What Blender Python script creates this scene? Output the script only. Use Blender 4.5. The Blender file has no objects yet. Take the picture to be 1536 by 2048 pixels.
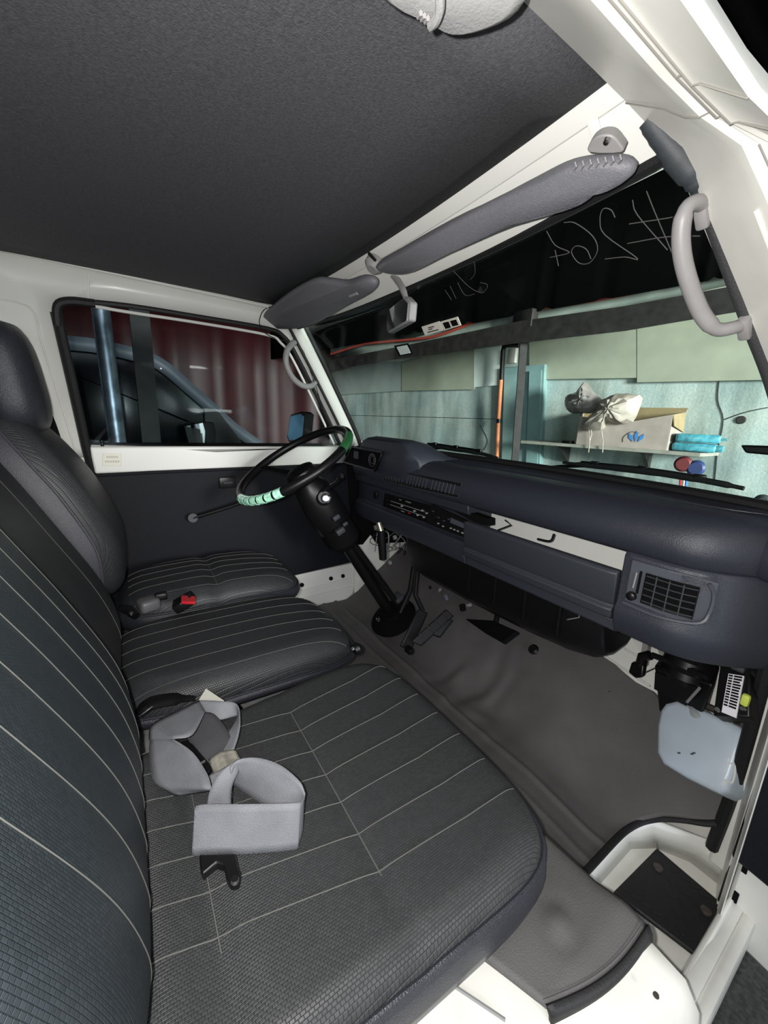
import bpy, bmesh, math, random
from mathutils import Vector, Matrix, Quaternion
random.seed(7)
SC = bpy.context.scene
# ------------------------------------------------------------------ camera
H = 0.88                       # camera height above the cab floor; all builder coordinates are relative to camera height
CAM = Vector((0.80, 0.0, 0.0))
R = Matrix(((0.54725605, 0.21662219, -0.80844644),
            (0.83594021, -0.09367627, 0.54076678),
            (0.04140983, -0.97175078, -0.2323481)))      # columns: image right, image down, view direction
cam_d = bpy.data.cameras.new('camera'); cam = bpy.data.objects.new('camera', cam_d)
SC.collection.objects.link(cam); SC.camera = cam
cam_d.sensor_fit = 'VERTICAL'; cam_d.sensor_height = 36.0; cam_d.lens = 36.0*780/2048
cam_d.clip_start = 0.02
M3 = Matrix((( R[0][0], -R[0][1], -R[0][2]), (R[1][0], -R[1][1], -R[1][2]), (R[2][0], -R[2][1], -R[2][2])))
cam.matrix_world = Matrix.Translation(CAM + Vector((0, 0, H))) @ M3.to_4x4()

# ------------------------------------------------------------------ world, lights, exposure
SC.view_settings.view_transform = 'Standard'; SC.view_settings.look = 'None'
SC.view_settings.gamma = 1.0; SC.view_settings.exposure = 1.15; SC.view_settings.use_curve_mapping = False
W = bpy.data.worlds.new('world'); SC.world = W; W.use_nodes = True
W.node_tree.nodes['Background'].inputs[0].default_value = (0.78, 0.88, 1.0, 1)
W.node_tree.nodes['Background'].inputs[1].default_value = 0.20

def lamp(name, kind, loc, target, energy, color, **k):
    d = bpy.data.lights.new(name, kind); d.energy = energy; d.color = color
    for a, b in k.items(): setattr(d, a, b)
    o = bpy.data.objects.new(name, d); SC.collection.objects.link(o)
    o.location = Vector(loc) + Vector((0, 0, H))
    o.rotation_euler = (Vector(target) - Vector(loc)).to_track_quat('-Z', 'Y').to_euler()
    return o
# the phone's flash beside its lens
fl = CAM + R @ Vector((-0.030, -0.016, -0.01))
lamp('phone_flash', 'POINT', fl, fl + R @ Vector((0, 0, 1)), 13.0, (1.0, 0.98, 0.95), shadow_soft_size=0.006)
# soft daylight from the open door side, added as fill to ease flash falloff
lamp('fill_open_side', 'AREA', (3.2, -0.6, 0.7), (0.0, 0.4, -0.2), 20.0, (0.86, 0.93, 1.0), shape='RECTANGLE', size=2.2, size_y=1.8)
# added fill on the garage wall, placed out of frame and beamed past the cab
lamp('fill_garage_wall', 'AREA', (6.0, 1.6, 0.8), (-1.7, 2.8, 0.15), 44.0, (1.0, 1.0, 0.96), shape='RECTANGLE', size=1.3, size_y=1.3, spread=math.radians(50))

# ------------------------------------------------------------------ materials
MATS = {}
def mat(name, col, rough=0.5, metal=0.0, noise=0.0, nscale=30, bump=0.0, bscale=200, spec=0.5, coat=0.0, emit=None, trans=0.0, detail=3):
    m = bpy.data.materials.new(name); m.use_nodes = True; n = m.node_tree.nodes; l = m.node_tree.links
    b = n['Principled BSDF']; b.inputs['Base Color'].default_value = (*col, 1)
    b.inputs['Roughness'].default_value = rough; b.inputs['Metallic'].default_value = metal
    b.inputs['Specular IOR Level'].default_value = spec; b.inputs['Coat Weight'].default_value = coat
    if trans: b.inputs['Transmission Weight'].default_value = trans
    tc = n.new('ShaderNodeTexCoord')
    if noise:
        t = n.new('ShaderNodeTexNoise'); t.inputs['Scale'].default_value = nscale; t.inputs['Detail'].default_value = detail
        l.new(tc.outputs['Object'], t.inputs['Vector'])
        mp = n.new('ShaderNodeMapRange'); mp.inputs['From Min'].default_value = .3; mp.inputs['From Max'].default_value = .7
        mp.inputs['To Min'].default_value = 1-noise; mp.inputs['To Max'].default_value = 1+noise
        l.new(t.outputs['Fac'], mp.inputs['Value'])
        mx = n.new('ShaderNodeVectorMath'); mx.operation = 'SCALE'; mx.inputs[0].default_value = col
        l.new(mp.outputs[0], mx.inputs['Scale']); l.new(mx.outputs[0], b.inputs['Base Color'])
    if bump:
        t = n.new('ShaderNodeTexNoise'); t.inputs['Scale'].default_value = bscale; t.inputs['Detail'].default_value = 2
        l.new(tc.outputs['Object'], t.inputs['Vector'])
        bp = n.new('ShaderNodeBump'); bp.inputs['Strength'].default_value = bump; bp.inputs['Distance'].default_value = .002
        l.new(t.outputs['Fac'], bp.inputs['Height']); l.new(bp.outputs[0], b.inputs['Normal'])
    MATS[name] = m; return m

def fabric(name, col, bw=.0045, bh=.0026):
    m = mat(name, col, .85); n = m.node_tree.nodes; l = m.node_tree.links; b = n['Principled BSDF']
    uv = n.new('ShaderNodeUVMap'); br = n.new('ShaderNodeTexBrick')
    br.inputs['Scale'].default_value = 1; br.inputs['Brick Width'].default_value = bw; br.inputs['Row Height'].default_value = bh
    br.inputs['Mortar Size'].default_value = .0005; br.inputs['Mortar Smooth'].default_value = 1.0
    br.inputs['Color1'].default_value = (*[c*1.3 for c in col], 1); br.inputs['Color2'].default_value = (*[c*.95 for c in col], 1)
    br.inputs['Mortar'].default_value = (*[c*.7 for c in col], 1)
    l.new(uv.outputs[0], br.inputs['Vector']); l.new(br.outputs['Color'], b.inputs['Base Color'])
    bp = n.new('ShaderNodeBump'); bp.invert = True; bp.inputs['Strength'].default_value = .6; bp.inputs['Distance'].default_value = .0008
    l.new(br.outputs['Fac'], bp.inputs['Height']); l.new(bp.outputs[0], b.inputs['Normal'])
    b.inputs['Roughness'].default_value = .48
    return m

WHITE = mat('white_paint', (.74, .74, .70), .25, noise=.03, nscale=6, coat=.3)
WHITE2 = mat('worn_white_paint', (.72, .71, .66), .35, noise=.07, nscale=14, detail=6)
HEAD = mat('headliner_vinyl', (.062, .062, .070), .75, noise=.25, nscale=260, bump=.5, bscale=500)
DASH = mat('dash_vinyl', (.026, .029, .040), .40, noise=.06, nscale=200, bump=.35, bscale=700)
DASHL = mat('dash_plastic_light', (.06, .066, .08), .38, bump=.2, bscale=700)
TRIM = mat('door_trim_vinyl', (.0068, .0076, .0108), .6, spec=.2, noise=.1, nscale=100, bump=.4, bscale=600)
SVINYL = mat('seat_vinyl', (.024, .026, .034), .38, noise=.1, nscale=250, bump=.5, bscale=600)
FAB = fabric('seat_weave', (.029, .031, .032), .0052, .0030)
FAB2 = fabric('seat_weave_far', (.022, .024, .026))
STITCH = mat('stitch_thread', (.10, .10, .092), .8)
BLACK = mat('black_plastic', (.005, .005, .0055), .38, spec=.35)
BLACKM = mat('black_matte', (.004, .004, .0045), .9, spec=.1)
RUBBER = mat('black_rubber', (.008, .008, .009), .6, bump=.3, bscale=300)
DGREY = mat('dark_grey_trim', (.035, .040, .046), .6, noise=.1, nscale=400, bump=.1, bscale=900)
LGREY = mat('light_grey_plastic', (.26, .25, .25), .45, noise=.05, nscale=40)
VISOR = mat('visor_vinyl', (.15, .15, .168), .5, noise=.06, nscale=200, bump=.4, bscale=500)
PAD = mat('pad_vinyl', (.36, .36, .36), .5, noise=.05, nscale=40, bump=.2, bscale=400)
MATG = mat('floor_mat_rubber', (.085, .081, .079), .62, noise=.14, nscale=9, bump=.35, bscale=600, detail=6)
CHROME = mat('chrome', (.7, .7, .7), .15, metal=1)
STEEL = mat('galvanised_steel', (.32, .38, .46), .38, metal=.8, noise=.5, nscale=18, detail=6)
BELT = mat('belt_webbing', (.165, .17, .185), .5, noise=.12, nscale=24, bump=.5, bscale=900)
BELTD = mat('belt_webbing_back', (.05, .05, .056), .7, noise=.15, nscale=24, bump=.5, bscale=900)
RED = mat('red_plastic', (.55, .02, .03), .35)
GREENT = mat('green_reflective_tape', (.50, .95, .70), .25, noise=.35, nscale=120, coat=.6)
GREEND = mat('green_plastic', (.03, .16, .05), .4)
PAPER = mat('paper', (.72, .70, .62), .7)
CREAM = mat('cream_label', (.74, .72, .62), .5)
CREAMD = mat('label_print', (.52, .50, .44), .6)
TANK = mat('milky_plastic', (.50, .58, .66), .35, noise=.06, nscale=12)
TANKD = mat('milky_plastic_grubby', (.36, .39, .40), .5, noise=.25, nscale=20, detail=6)
MINT = None
ORANGE = mat('orange_conduit', (.62, .20, .08), .5, noise=.15, nscale=20)
POST = mat('dark_steel_post', (.022, .020, .019), .6, noise=.4, nscale=20)
SAGE = mat('sage_board', (.34, .37, .29), .7, noise=.1, nscale=7, detail=8)
SAGE2 = mat('grey_green_board', (.34, .40, .38), .7, noise=.08, nscale=7, detail=8)
WBOARD = mat('white_board', (.74, .84, .80), .6, noise=.05, nscale=7)
TARPR = mat('maroon_tarp', (.042, .0025, .004), .5, noise=.35, nscale=3, detail=5)
HOSE = mat('red_hose', (.42, .07, .05), .5)
CARD = mat('cardboard', (.36, .31, .28), .8, noise=.12, nscale=18, detail=6)
CARDY = mat('cardboard_inside', (.30, .23, .12), .8, noise=.1, nscale=18)
BAG = mat('grey_plastic_bag', (.42, .37, .32), .55, noise=.22, nscale=22, detail=6)
BAGD = mat('smoky_plastic_bag', (.24, .22, .21), .3, noise=.3, nscale=22, detail=6)
WIPE = mat('turquoise_packet', (.08, .34, .42), .25, noise=.45, nscale=30, detail=4)
WIPED = mat('packet_top_print', (.30, .33, .25), .3, noise=.4, nscale=40)
BLUEP = mat('blue_print', (.05, .22, .55), .5)
BLUEF = mat('blue_float', (.03, .05, .16), .4)
CARW = mat('silver_car_paint', (.20, .24, .28), .4)
CARG = mat('car_glass_dark', (.004, .005, .008), .12, spec=.15)
GRND = mat('asphalt', (.05, .05, .05), .9, noise=.5, nscale=90, bump=.6, bscale=60, detail=8)
SHELF = mat('shelf_board', (.30, .30, .26), .7, noise=.15, nscale=20)
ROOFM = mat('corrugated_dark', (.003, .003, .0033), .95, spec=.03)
CURT = mat('pale_green_sheeting', (.30, .35, .31), .6, noise=.2, nscale=6)
MIRR = mat('mirror_silver', (.75, .78, .80), .04, metal=1)
TAN = mat('blue_painted_reflection', (.10, .19, .30), .15, coat=.5)  # blue reflection painted in as the wing mirror's colour
LIMEP = mat('lime_fuse', (.55, .65, .10), .4)
AQUA = mat('aqua_paint', (.22, .36, .36), .6, noise=.14, nscale=9, detail=8)
CHALK = mat('chalk_mark', (.07, .072, .066), .9)
BROWNB = mat('brown_bracket', (.05, .04, .035), .4)

def wallmat():
    m = mat('mint_wall_paint', (.42, .66, .62), .75); n = m.node_tree.nodes; l = m.node_tree.links; b = n['Principled BSDF']
    tc = n.new('ShaderNodeTexCoord')
    n1 = n.new('ShaderNodeTexNoise'); n1.inputs['Scale'].default_value = 5; n1.inputs['Detail'].default_value = 8
    mp = n.new('ShaderNodeMapping'); mp.inputs['Scale'].default_value = (4.5, 4.5, .7)
    n2 = n.new('ShaderNodeTexNoise'); n2.inputs['Scale'].default_value = 1.6; n2.inputs['Detail'].default_value = 7
    n3 = n.new('ShaderNodeTexNoise'); n3.inputs['Scale'].default_value = 90; n3.inputs['Detail'].default_value = 3
    l.new(tc.outputs['Object'], n1.inputs['Vector']); l.new(tc.outputs['Object'], mp.inputs['Vector']); l.new(mp.outputs[0], n2.inputs['Vector']); l.new(tc.outputs['Object'], n3.inputs['Vector'])
    def ramp(src, a, b_, c1, c2):
        r = n.new('ShaderNodeValToRGB'); e = r.color_ramp.elements; e[0].position = a; e[1].position = b_
        e[0].color = (*c1, 1); e[1].color = (*c2, 1); l.new(src, r.inputs[0]); return r.outputs[0]
    c1 = ramp(n1.outputs['Fac'], .35, .65, (.38, .49, .485), (.50, .58, .54))
    s = ramp(n2.outputs['Fac'], .36, .56, (.22, .24, .20), (1, 1, 1))
    g = ramp(n3.outputs['Fac'], .3, .7, (.86, .86, .86), (1.06, 1.06, 1.06))
    def mul(a, b_, f):
        x = n.new('ShaderNodeMix'); x.data_type = 'RGBA'; x.blend_type = 'MULTIPLY'; x.inputs[0].default_value = f
        l.new(a, x.inputs[6]); l.new(b_, x.inputs[7]); return x.outputs[2]
    l.new(mul(mul(c1, s, .6), g, 1), b.inputs['Base Color'])
    bp = n.new('ShaderNodeBump'); bp.inputs['Strength'].default_value = .3; bp.inputs['Distance'].default_value = .004
    l.new(n3.outputs['Fac'], bp.inputs['Height']); l.new(bp.outputs[0], b.inputs['Normal'])
    return m
MINT = wallmat()

def glassmat(name, tint, refl):
    m = bpy.data.materials.new(name); m.use_nodes = True; n = m.node_tree.nodes; l = m.node_tree.links
    n.remove(n['Principled BSDF']); o = n['Material Output']
    t = n.new('ShaderNodeBsdfTransparent'); t.inputs[0].default_value = (*tint, 1)
    g = n.new('ShaderNodeBsdfGlossy'); g.inputs['Roughness'].default_value = .02
    lw = n.new('ShaderNodeLayerWeight'); lw.inputs[0].default_value = .5
    pw = n.new('ShaderNodeMath'); pw.operation = 'POWER'; pw.inputs[1].default_value = 5; l.new(lw.outputs['Facing'], pw.inputs[0])
    f = n.new('ShaderNodeMapRange'); f.inputs['To Min'].default_value = .004; f.inputs['To Max'].default_value = refl; l.new(pw.outputs[0], f.inputs['Value'])
    x = n.new('ShaderNodeMixShader'); l.new(f.outputs[0], x.inputs[0]); l.new(t.outputs[0], x.inputs[1]); l.new(g.outputs[0], x.inputs[2])
    l.new(x.outputs[0], o.inputs[0]); return m
GLASS = glassmat('window_glass', (.90, .95, .93), .35)
GLASSD = glassmat('door_glass', (.80, .85, .86), .35)

# ------------------------------------------------------------------ pixel / plane helpers (points on real planes, in metres)
def ray(px, py): return R @ Vector((px-768.0, py-1024.0, 780.0))
def at(px, py, X=None, Y=None, Z=None):
    d = ray(px, py)
    t = (X-CAM.x)/d.x if X is not None else (Y-CAM.y)/d.y if Y is not None else (Z-CAM.z)/d.z
    return CAM + d*t
def onp(px, py, p0, n):
    d = ray(px, py); n = Vector(n); return CAM + d*((Vector(p0)-CAM).dot(n)/d.dot(n))
SIDE = ((-.75, 0, -.1), (1, 0, -.333))
GW = ((0, 2.76, 0), (-.237, 1, 0))                      # garage wall plane
def side(px, py, off=0): return onp(px, py, (SIDE[0][0]+off, 0, SIDE[0][2]), SIDE[1])
def gw(px, py, off=0): return onp(px, py, (0, 2.76-off, 0), GW[1])
WDIR = Vector((1, .237, 0)).normalized(); WN = Vector((.237, -1, 0)).normalized()   # along the wall, out of the wall

# ------------------------------------------------------------------ mesh builder
def smooth_path(pts, n=6, closed=False):
    P = [Vector(p) for p in pts]; out = []; L = len(P)
    rng = range(L if closed else L-1)
    for i in rng:
        p0 = P[(i-1) % L] if closed or i > 0 else P[i]*2-P[i+1]
        p1 = P[i]; p2 = P[(i+1) % L]
        p3 = P[(i+2) % L] if closed or i+2 < L else P[(i+1) % L]*2-P[i]
        for k in range(n):
            t = k/n
            out.append(.5*((2*p1)+(-p0+p2)*t+(2*p0-5*p1+4*p2-p3)*t*t+(-p0+3*p1-3*p2+p3)*t**3))
    if not closed: out.append(P[-1])
    return out

class MB:
    def __init__(s): s.bm = bmesh.new(); s.uv = None
    def box(s, c, size, rot=None, bevel=0, seg=2):
        m = Matrix.Translation(Vector(c)) @ ((rot.to_4x4() if rot is not None else Matrix.Identity(4))) @ Matrix.Diagonal((*size, 1))
        r = bmesh.ops.create_cube(s.bm, size=1, matrix=m)
        if bevel:
            es = list({e for v in r['verts'] for e in v.link_edges})
            bmesh.ops.bevel(s.bm, geom=es, offset=bevel, segments=seg, affect='EDGES', profile=.5)
        return s
    def hexa(s, p):      # p: 4 bottom + 4 top points
        v = [s.bm.verts.new(q) for q in p]
        for f in ((0,3,2,1),(4,5,6,7),(0,1,5,4),(1,2,6,5),(2,3,7,6),(3,0,4,7)): s.bm.faces.new([v[i] for i in f])
        return s
    def prism(s, pts, off, cap=True):       # polygon pts, extruded by vector off
        off = Vector(off); a = [s.bm.verts.new(p) for p in pts]; b = [s.bm.verts.new(Vector(p)+off) for p in pts]
        n = len(a)
        for i in range(n): s.bm.faces.new((a[i], a[(i+1) % n], b[(i+1) % n], b[i]))
        if cap: s.bm.faces.new(a[::-1]); s.bm.faces.new(b)
        return s
    def tube(s, path, r, seg=10, closed=False, cap=True, flat=None, up=None):
        P = [Vector(p) for p in path]; n = len(P); rings = []
        rad = r if isinstance(r, (list, tuple)) else [r]*n
        if len(rad) != n: rad = [rad[min(len(rad)-1, int(i*(len(rad)-1)/(n-1)+.5))] for i in range(n)]
        T = [((P[(i+1) % n]-P[i-1]) if closed else (P[min(i+1, n-1)]-P[max(i-1, 0)])).normalized() for i in range(n)]
        if up is None:
            u = Vector((0, 0, 1)) if abs(T[0].z) < .9 else Vector((1, 0, 0))
        else: u = Vector(up)
        u = (u-T[0]*u.dot(T[0])).normalized()
        for i in range(n):
            if up is not None: u = Vector(up)
            u = (u-T[i]*u.dot(T[i])).normalized(); w = T[i].cross(u)
            fa, fb = flat if flat else (1, 1)
            rings.append([s.bm.verts.new(P[i]+(w*math.cos(a)*fa+u*math.sin(a)*fb)*rad[i]) for a in [2*math.pi*k/seg for k in range(seg)]])
        for i in range(n if closed else n-1):
            A = rings[i]; B = rings[(i+1) % n]
            for k in range(seg): s.bm.faces.new((A[k], A[(k+1) % seg], B[(k+1) % seg], B[k]))
        if cap and not closed: s.bm.faces.new(rings[0][::-1]); s.bm.faces.new(rings[-1])
        return s
    def cyl(s, a, b, r, seg=20, r2=None): return s.tube([a, b], [r, r if r2 is None else r2], seg)
    def lathe(s, c, axis, prof, seg=24):     # prof: (radius, height)
        ax = Vector(axis).normalized(); u = ax.orthogonal().normalized(); w = ax.cross(u); c = Vector(c)
        rings = [[s.bm.verts.new(c+ax*h+(u*math.cos(2*math.pi*k/seg)+w*math.sin(2*math.pi*k/seg))*max(r, 1e-5)) for k in range(seg)] for r, h in prof]
        for A, B in zip(rings, rings[1:]):
            for k in range(seg): s.bm.faces.new((A[k], A[(k+1) % seg], B[(k+1) % seg], B[k]))
        s.bm.faces.new(rings[0][::-1]); s.bm.faces.new(rings[-1]); return s
    def grid(s, rows, closed=False, uvs=None):
        V = [[s.bm.verts.new(p) for p in r] for r in rows]; m = len(V[0])
        lay = None
        if uvs: lay = s.bm.loops.layers.uv.get('UVMap') or s.bm.loops.layers.uv.new('UVMap')
        for i in range(len(V)-1):
            for k in range(m if closed else m-1):
                q = ((i, k), (i, (k+1) % m), (i+1, (k+1) % m), (i+1, k))
                f = s.bm.faces.new([V[a][b] for a, b in q])
                if uvs:
                    for lp, (a, b) in zip(f.loops, q): lp[lay].uv = uvs[a][b]
        return V
    def loft(s, secs, closed=True, cap=True):
        V = s.grid(secs, closed)
        if cap: s.bm.faces.new(V[0][::-1]); s.bm.faces.new(V[-1])
        return s
    def fill(s, loops, off=None):            # planar loops (outer and holes)
        es = []; 
        for lp in loops:
            v = [s.bm.verts.new(p) for p in lp]
            es += [s.bm.edges.new((v[i], v[(i+1) % len(v)])) for i in range(len(v))]
        bmesh.ops.triangle_fill(s.bm, edges=es, use_beauty=True, use_dissolve=False)
        return s

def link(name, mb, m, parent=None, label=None, cat=None, group=None, kind=None, angle=35, solid=0, bevel=0, soff=-1, flat=False, sub=0):
    bm = mb.bm
    bmesh.ops.recalc_face_normals(bm, faces=bm.faces)
    off = Vector((0, 0, H))
    if parent is not None: org = Vector(parent['_o'])
    else:
        xs = [v.co for v in bm.verts]
        org = Vector(((min(v.x for v in xs)+max(v.x for v in xs))/2, (min(v.y for v in xs)+max(v.y for v in xs))/2, min(v.z for v in xs)))
    for v in bm.verts: v.co -= org
    me = bpy.data.meshes.new(name); bm.to_mesh(me); bm.free(); me.materials.append(m)
    if not flat:
        me.shade_smooth(); me.set_sharp_from_angle(angle=math.radians(angle))
    o = bpy.data.objects.new(name, me); SC.collection.objects.link(o)
    o['_o'] = tuple(org)
    if parent is not None: o.parent = parent
    else: o.location = org+off
    if solid:
        md = o.modifiers.new('solid', 'SOLIDIFY'); md.thickness = solid; md.offset = soff
    if bevel:
        md = o.modifiers.new('bevel', 'BEVEL'); md.width = bevel; md.segments = 2; md.limit_method = 'ANGLE'; md.angle_limit = math.radians(40)
    if sub:
        md = o.modifiers.new('sub', 'SUBSURF'); md.levels = sub; md.render_levels = sub
    for k, v in (('label', label), ('category', cat), ('group', group), ('kind', kind)):
        if v: o[k] = v
    return o
def thing(name, label, cat, loc, group=None, kind=None):
    o = bpy.data.objects.new(name, None); SC.collection.objects.link(o); o.empty_display_size = .05
    o.location = Vector(loc)+Vector((0, 0, H)); o['_o'] = tuple(loc)
    if label: o['label'] = label
    if cat: o['category'] = cat
    if group: o['group'] = group
    if kind: o['kind'] = kind
    return o
def struct(name, mb, m, **k): return link(name, mb, m, kind='structure', **k)

# ================================================================== THE CAB SHELL
XC = -.05
# headliner
rows = []
for i in range(15):
    y = -1.4+i*(1.86/14)
    rows.append([(-.598+1.098*j/14, y+(0.03*math.sin(math.pi*j/14) if i == 14 else 0), .352+.02*math.sin(math.pi*j/14)*(1-(i/14)**6)) for j in range(15)])
b = MB(); b.grid(rows); ceiling = struct('ceiling', b, HEAD, solid=.02, soff=1)
ceiling['label'] = 'dark grey grained vinyl headliner of the cab roof'

# header above the windscreen
def hy(x): return .03*(1-((x-XC)/.58)**2)              # bow of the header in plan
hp = [(.455, .353), (.466, .343), (.474, .338), (.482, .342), (.489, .335), (.530, .302), (.540, .296), (.548, .292), (.556, .300), (.50, .372)]
b = MB(); b.loft([[(x, y+hy(x), z) for y, z in hp] for x in [-.60+1.145*i/16 for i in range(17)]]); hdr = struct('trim_1', b, WHITE)
hdr['label'] = 'white painted metal header above the windscreen'
b = MB(); b.box((.475, .500, .322), (.012, .058, .003), Matrix.Rotation(math.radians(-40), 3, 'X'), .001); link('pressed_rib', b, WHITE, hdr)

# left body side above the belt, with the door window opening
out = [at(0, 500, X=-.60), at(-500, 420, X=-.6), at(-700, 900, X=-.7), at(-500, 1400, X=-.75)]
op = [(112, 622), (118, 604), (135, 600), (260, 608), (400, 632), (530, 655), (560, 668), (584, 690), (620, 760), (668, 852), (683, 892), (172, 892), (184, 935), (140, 770)]
op_pts = [(118, 625), (128, 607), (150, 602), (260, 612), (400, 634), (535, 657), (566, 672), (590, 705), (640, 805), (682, 893), (430, 893), (176, 893), (150, 780)]
opl = [side(*p) for p in op_pts]
outer = []
def sp(y, z): return Vector((-.75+.333*(z+.1), y, z))
for y, z in ((-1.3, .352), (-.8, .352), (-.3, .352), (0, .352), (.25, .352), (.455, .352), (.55, .315), (.66, .165), (.76, .02), (.835, -.085), (.835, -.16), (.4, -.16), (0, -.16), (-.35, -.16), (-.8, -.16), (-1.3, -.16)): outer.append(sp(y, z))
b = MB(); b.fill([outer, opl]); wl = struct('wall_left', b, WHITE, solid=.035, soff=1, angle=60)
wl['label'] = 'white painted left body side around the driver window'
# lower left body
b = MB(); b.box((-.80, -.2, -.55), (.05, 2.1, .80)); link('lower_panel', b, WHITE2, wl)
b = MB(); b.tube([sp(-.35, .36)+Vector((.004, 0, 0)), sp(.1, .352)+Vector((.004, 0, 0)), sp(.44, .345)+Vector((.004, 0, 0))], .006, 8); link('roof_seam', b, WHITE, wl)
b = MB(); p = smooth_path([side(0, 598, .004), side(40, 606, .004), side(68, 625, .004), side(85, 690, .004), side(120, 800, .004), side(150, 900, .004)], 6)
b.tube(p, .0025, 6); link('panel_seam', b, WHITE2, wl)
b = MB(); b.tube([side(178, 545, .002), side(176, 605, .002)], .0016, 6); link('panel_joint', b, WHITE2, wl)

# driver door
door = thing('door_1', 'white driver door with a dark vinyl trim panel', None, (-.77, .3, -.9), kind='structure')
b = MB(); loop = smooth_path([side(p[0], p[1], .003) for p in op_pts[1:10]], 4); b.tube(loop, .007, 8); link('window_seal', b, RUBBER, door)
inn = [side(*p, .004) for p in [(186, 612), (262, 625), (400, 646), (535, 670), (562, 686), (584, 716), (630, 808), (668, 888)]]
b = MB(); b.tube(smooth_path(inn, 5), .0045, 8); link('window_frame', b, WHITE, door)
inn2 = [side(p[0], p[1], -.012) for p in op_pts]
b = MB(); b.fill([inn2]); link('window_pane', b, GLASSD, door, solid=.004)
# black quarter piece at the upper rear corner, channel down the rear edge
b = MB(); b.tube(smooth_path([side(190, 607, .012), side(140, 602, .012), side(115, 612, .012), side(116, 650, .012)], 4), .011, 8); link('corner_rubber', b, RUBBER, door)
b = MB(); b.tube([side(112, 625, .008), side(145, 770, .008), side(172, 893, .008), side(186, 945, .008)], .013, 8); link('rear_seal', b, RUBBER, door)
# belt rail
def dp(px, py, x=-.745): return at(px, py, X=x)
b = MB(); a0, a1, a2, a3 = dp(178, 893), dp(735, 893), dp(735, 925), dp(190, 948)
b.prism([a0, a1, a2, a3], (-.04, 0, 0)); link('belt_rail', b, WHITE, door, bevel=.006)
b = MB(); q = [dp(205, 907, -.744), dp(243, 907, -.744), dp(243, 932, -.744), dp(205, 932, -.744)]; b.prism(q, (.0015, 0, 0)); link('door_sticker', b, CREAM, door, bevel=.001).__setitem__('label', 'cream information sticker')
b = MB()
for k, (x0, x1, yy) in enumerate(((213, 237, 914), (210, 240, 923))):
    for j in range(6):
        xa = x0+(x1-x0)*j/6; q = [dp(xa, yy-2, -.742), dp(xa+(x1-x0)/8, yy-2, -.742), dp(xa+(x1-x0)/8, yy+2, -.742), dp(xa, yy+2, -.742)]; b.prism(q, (.0006, 0, 0))
link('sticker_print', b, CREAMD, door)
b = MB(); b.lathe(dp(205, 893, -.76), (0, 0, 1), [(.006, 0), (.004, .004), (.004, .012), (.007, .015), (.006, .02)], 12); link('lock_knob', b, BLACK, door)
# trim panel
tp = [dp(188, 948, -.742), dp(300, 942, -.742), dp(735, 924, -.742), dp(735, 1118, -.742), dp(585, 1152, -.742), dp(400, 1200, -.742), dp(188, 1260, -.742), dp(-200, 1400, -.742), dp(-100, 1000, -.742)]
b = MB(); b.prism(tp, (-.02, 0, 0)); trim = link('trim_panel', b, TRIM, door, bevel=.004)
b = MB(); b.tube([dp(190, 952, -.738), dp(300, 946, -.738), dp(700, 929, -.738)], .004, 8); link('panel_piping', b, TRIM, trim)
b = MB()
c = dp(455, 965, -.738); b.box(c, (.012, .06, .042), bevel=.004); link('latch_housing', b, BLACK, door)
b = MB(); b.box(c+Vector((.008, 0, 0)), (.008, .035, .012), bevel=.003); link('inner_handle', b, DGREY, door)
# window crank
p0, p1 = dp(386, 1036, -.71), dp(520, 992, -.69)
b = MB(); b.tube([p0, p0.lerp(p1, .5)+Vector((.012, 0, 0)), p1], [.011, .009, .010], 10, flat=(1, .7)); cr = link('window_crank', b, BLACK, door)
b = MB(); b.cyl(dp(386, 1036, -.745), dp(386, 1036, -.70), .016, 20); link('crank_boss', b, DGREY, cr)
# pressed metal foot of the door
dm = [dp(560, 1158, -.748), dp(708, 1126, -.748), dp(710, 1160, -.748), dp(706, 1188, -.748), dp(690, 1203, -.748), dp(668, 1212, -.748), dp(600, 1238, -.748), dp(520, 1260, -.748)]
b = MB(); b.prism(dm, (-.03, 0, 0)); foot = link('door_foot', b, WHITE, door, bevel=.004)
for k in range(2):
    b = MB(); y0 = 1156+k*17
    b.tube([dp(590, y0+26, -.746), dp(704, y0-2, -.746)], .0022, 6); link('pressed_rib', b, WHITE2, foot)
for px, py in ((662, 1157), (686, 1152), (604, 1170)):
    b = MB(); b.cyl(dp(px, py, -.75), dp(px, py, -.738), .0095, 18); link('rubber_plug', b, BLACKM, foot)
b = MB(); b.tube(smooth_path([dp(712, 1128, -.745), dp(714, 1185, -.745), dp(700, 1208, -.745), dp(660, 1226, -.745), dp(600, 1250, -.745)], 5), .008, 8); link('door_seal', b, RUBBER, door)

# driver-side kick panel beyond the door
b = MB(); b.hexa([(-.79, .88, -.90), (-.74, .88, -.90), (-.70, 1.14, -.90), (-.75, 1.14, -.90), (-.79, .84, -.10), (-.74, .84, -.10), (-.66, 1.0, -.10), (-.75, 1.1, -.10)])
kp2 = struct('trim_2', b, WHITE2); kp2['label'] = 'white kick panel beyond the driver door'
b = MB(); b.hexa([(-.75, .862, -.585), (-.732, .862, -.585), (-.655, 1.135, -.585), (-.72, 1.135, -.585), (-.75, .81, -.12), (-.732, .81, -.12), (-.60, 1.06, -.12), (-.70, 1.06, -.12)]); link('darkening_sheet', b, BLACKM, kp2)  # near-black sheet added to darken the kick panel under the dash

# front bulkhead below the dash
b = MB(); b.box((-.02, 1.16, -.41), (1.5, .03, .48))
bulk = struct('trim_3', b, WHITE2); bulk['label'] = 'white painted front bulkhead under the dashboard'
for k, z in enumerate((-.46, -.515, -.57)):
    b = MB(); b.box((.46, 1.142, z), (.32, .012, .016), bevel=.005); link('pressed_rib', b, WHITE, bulk)
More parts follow.
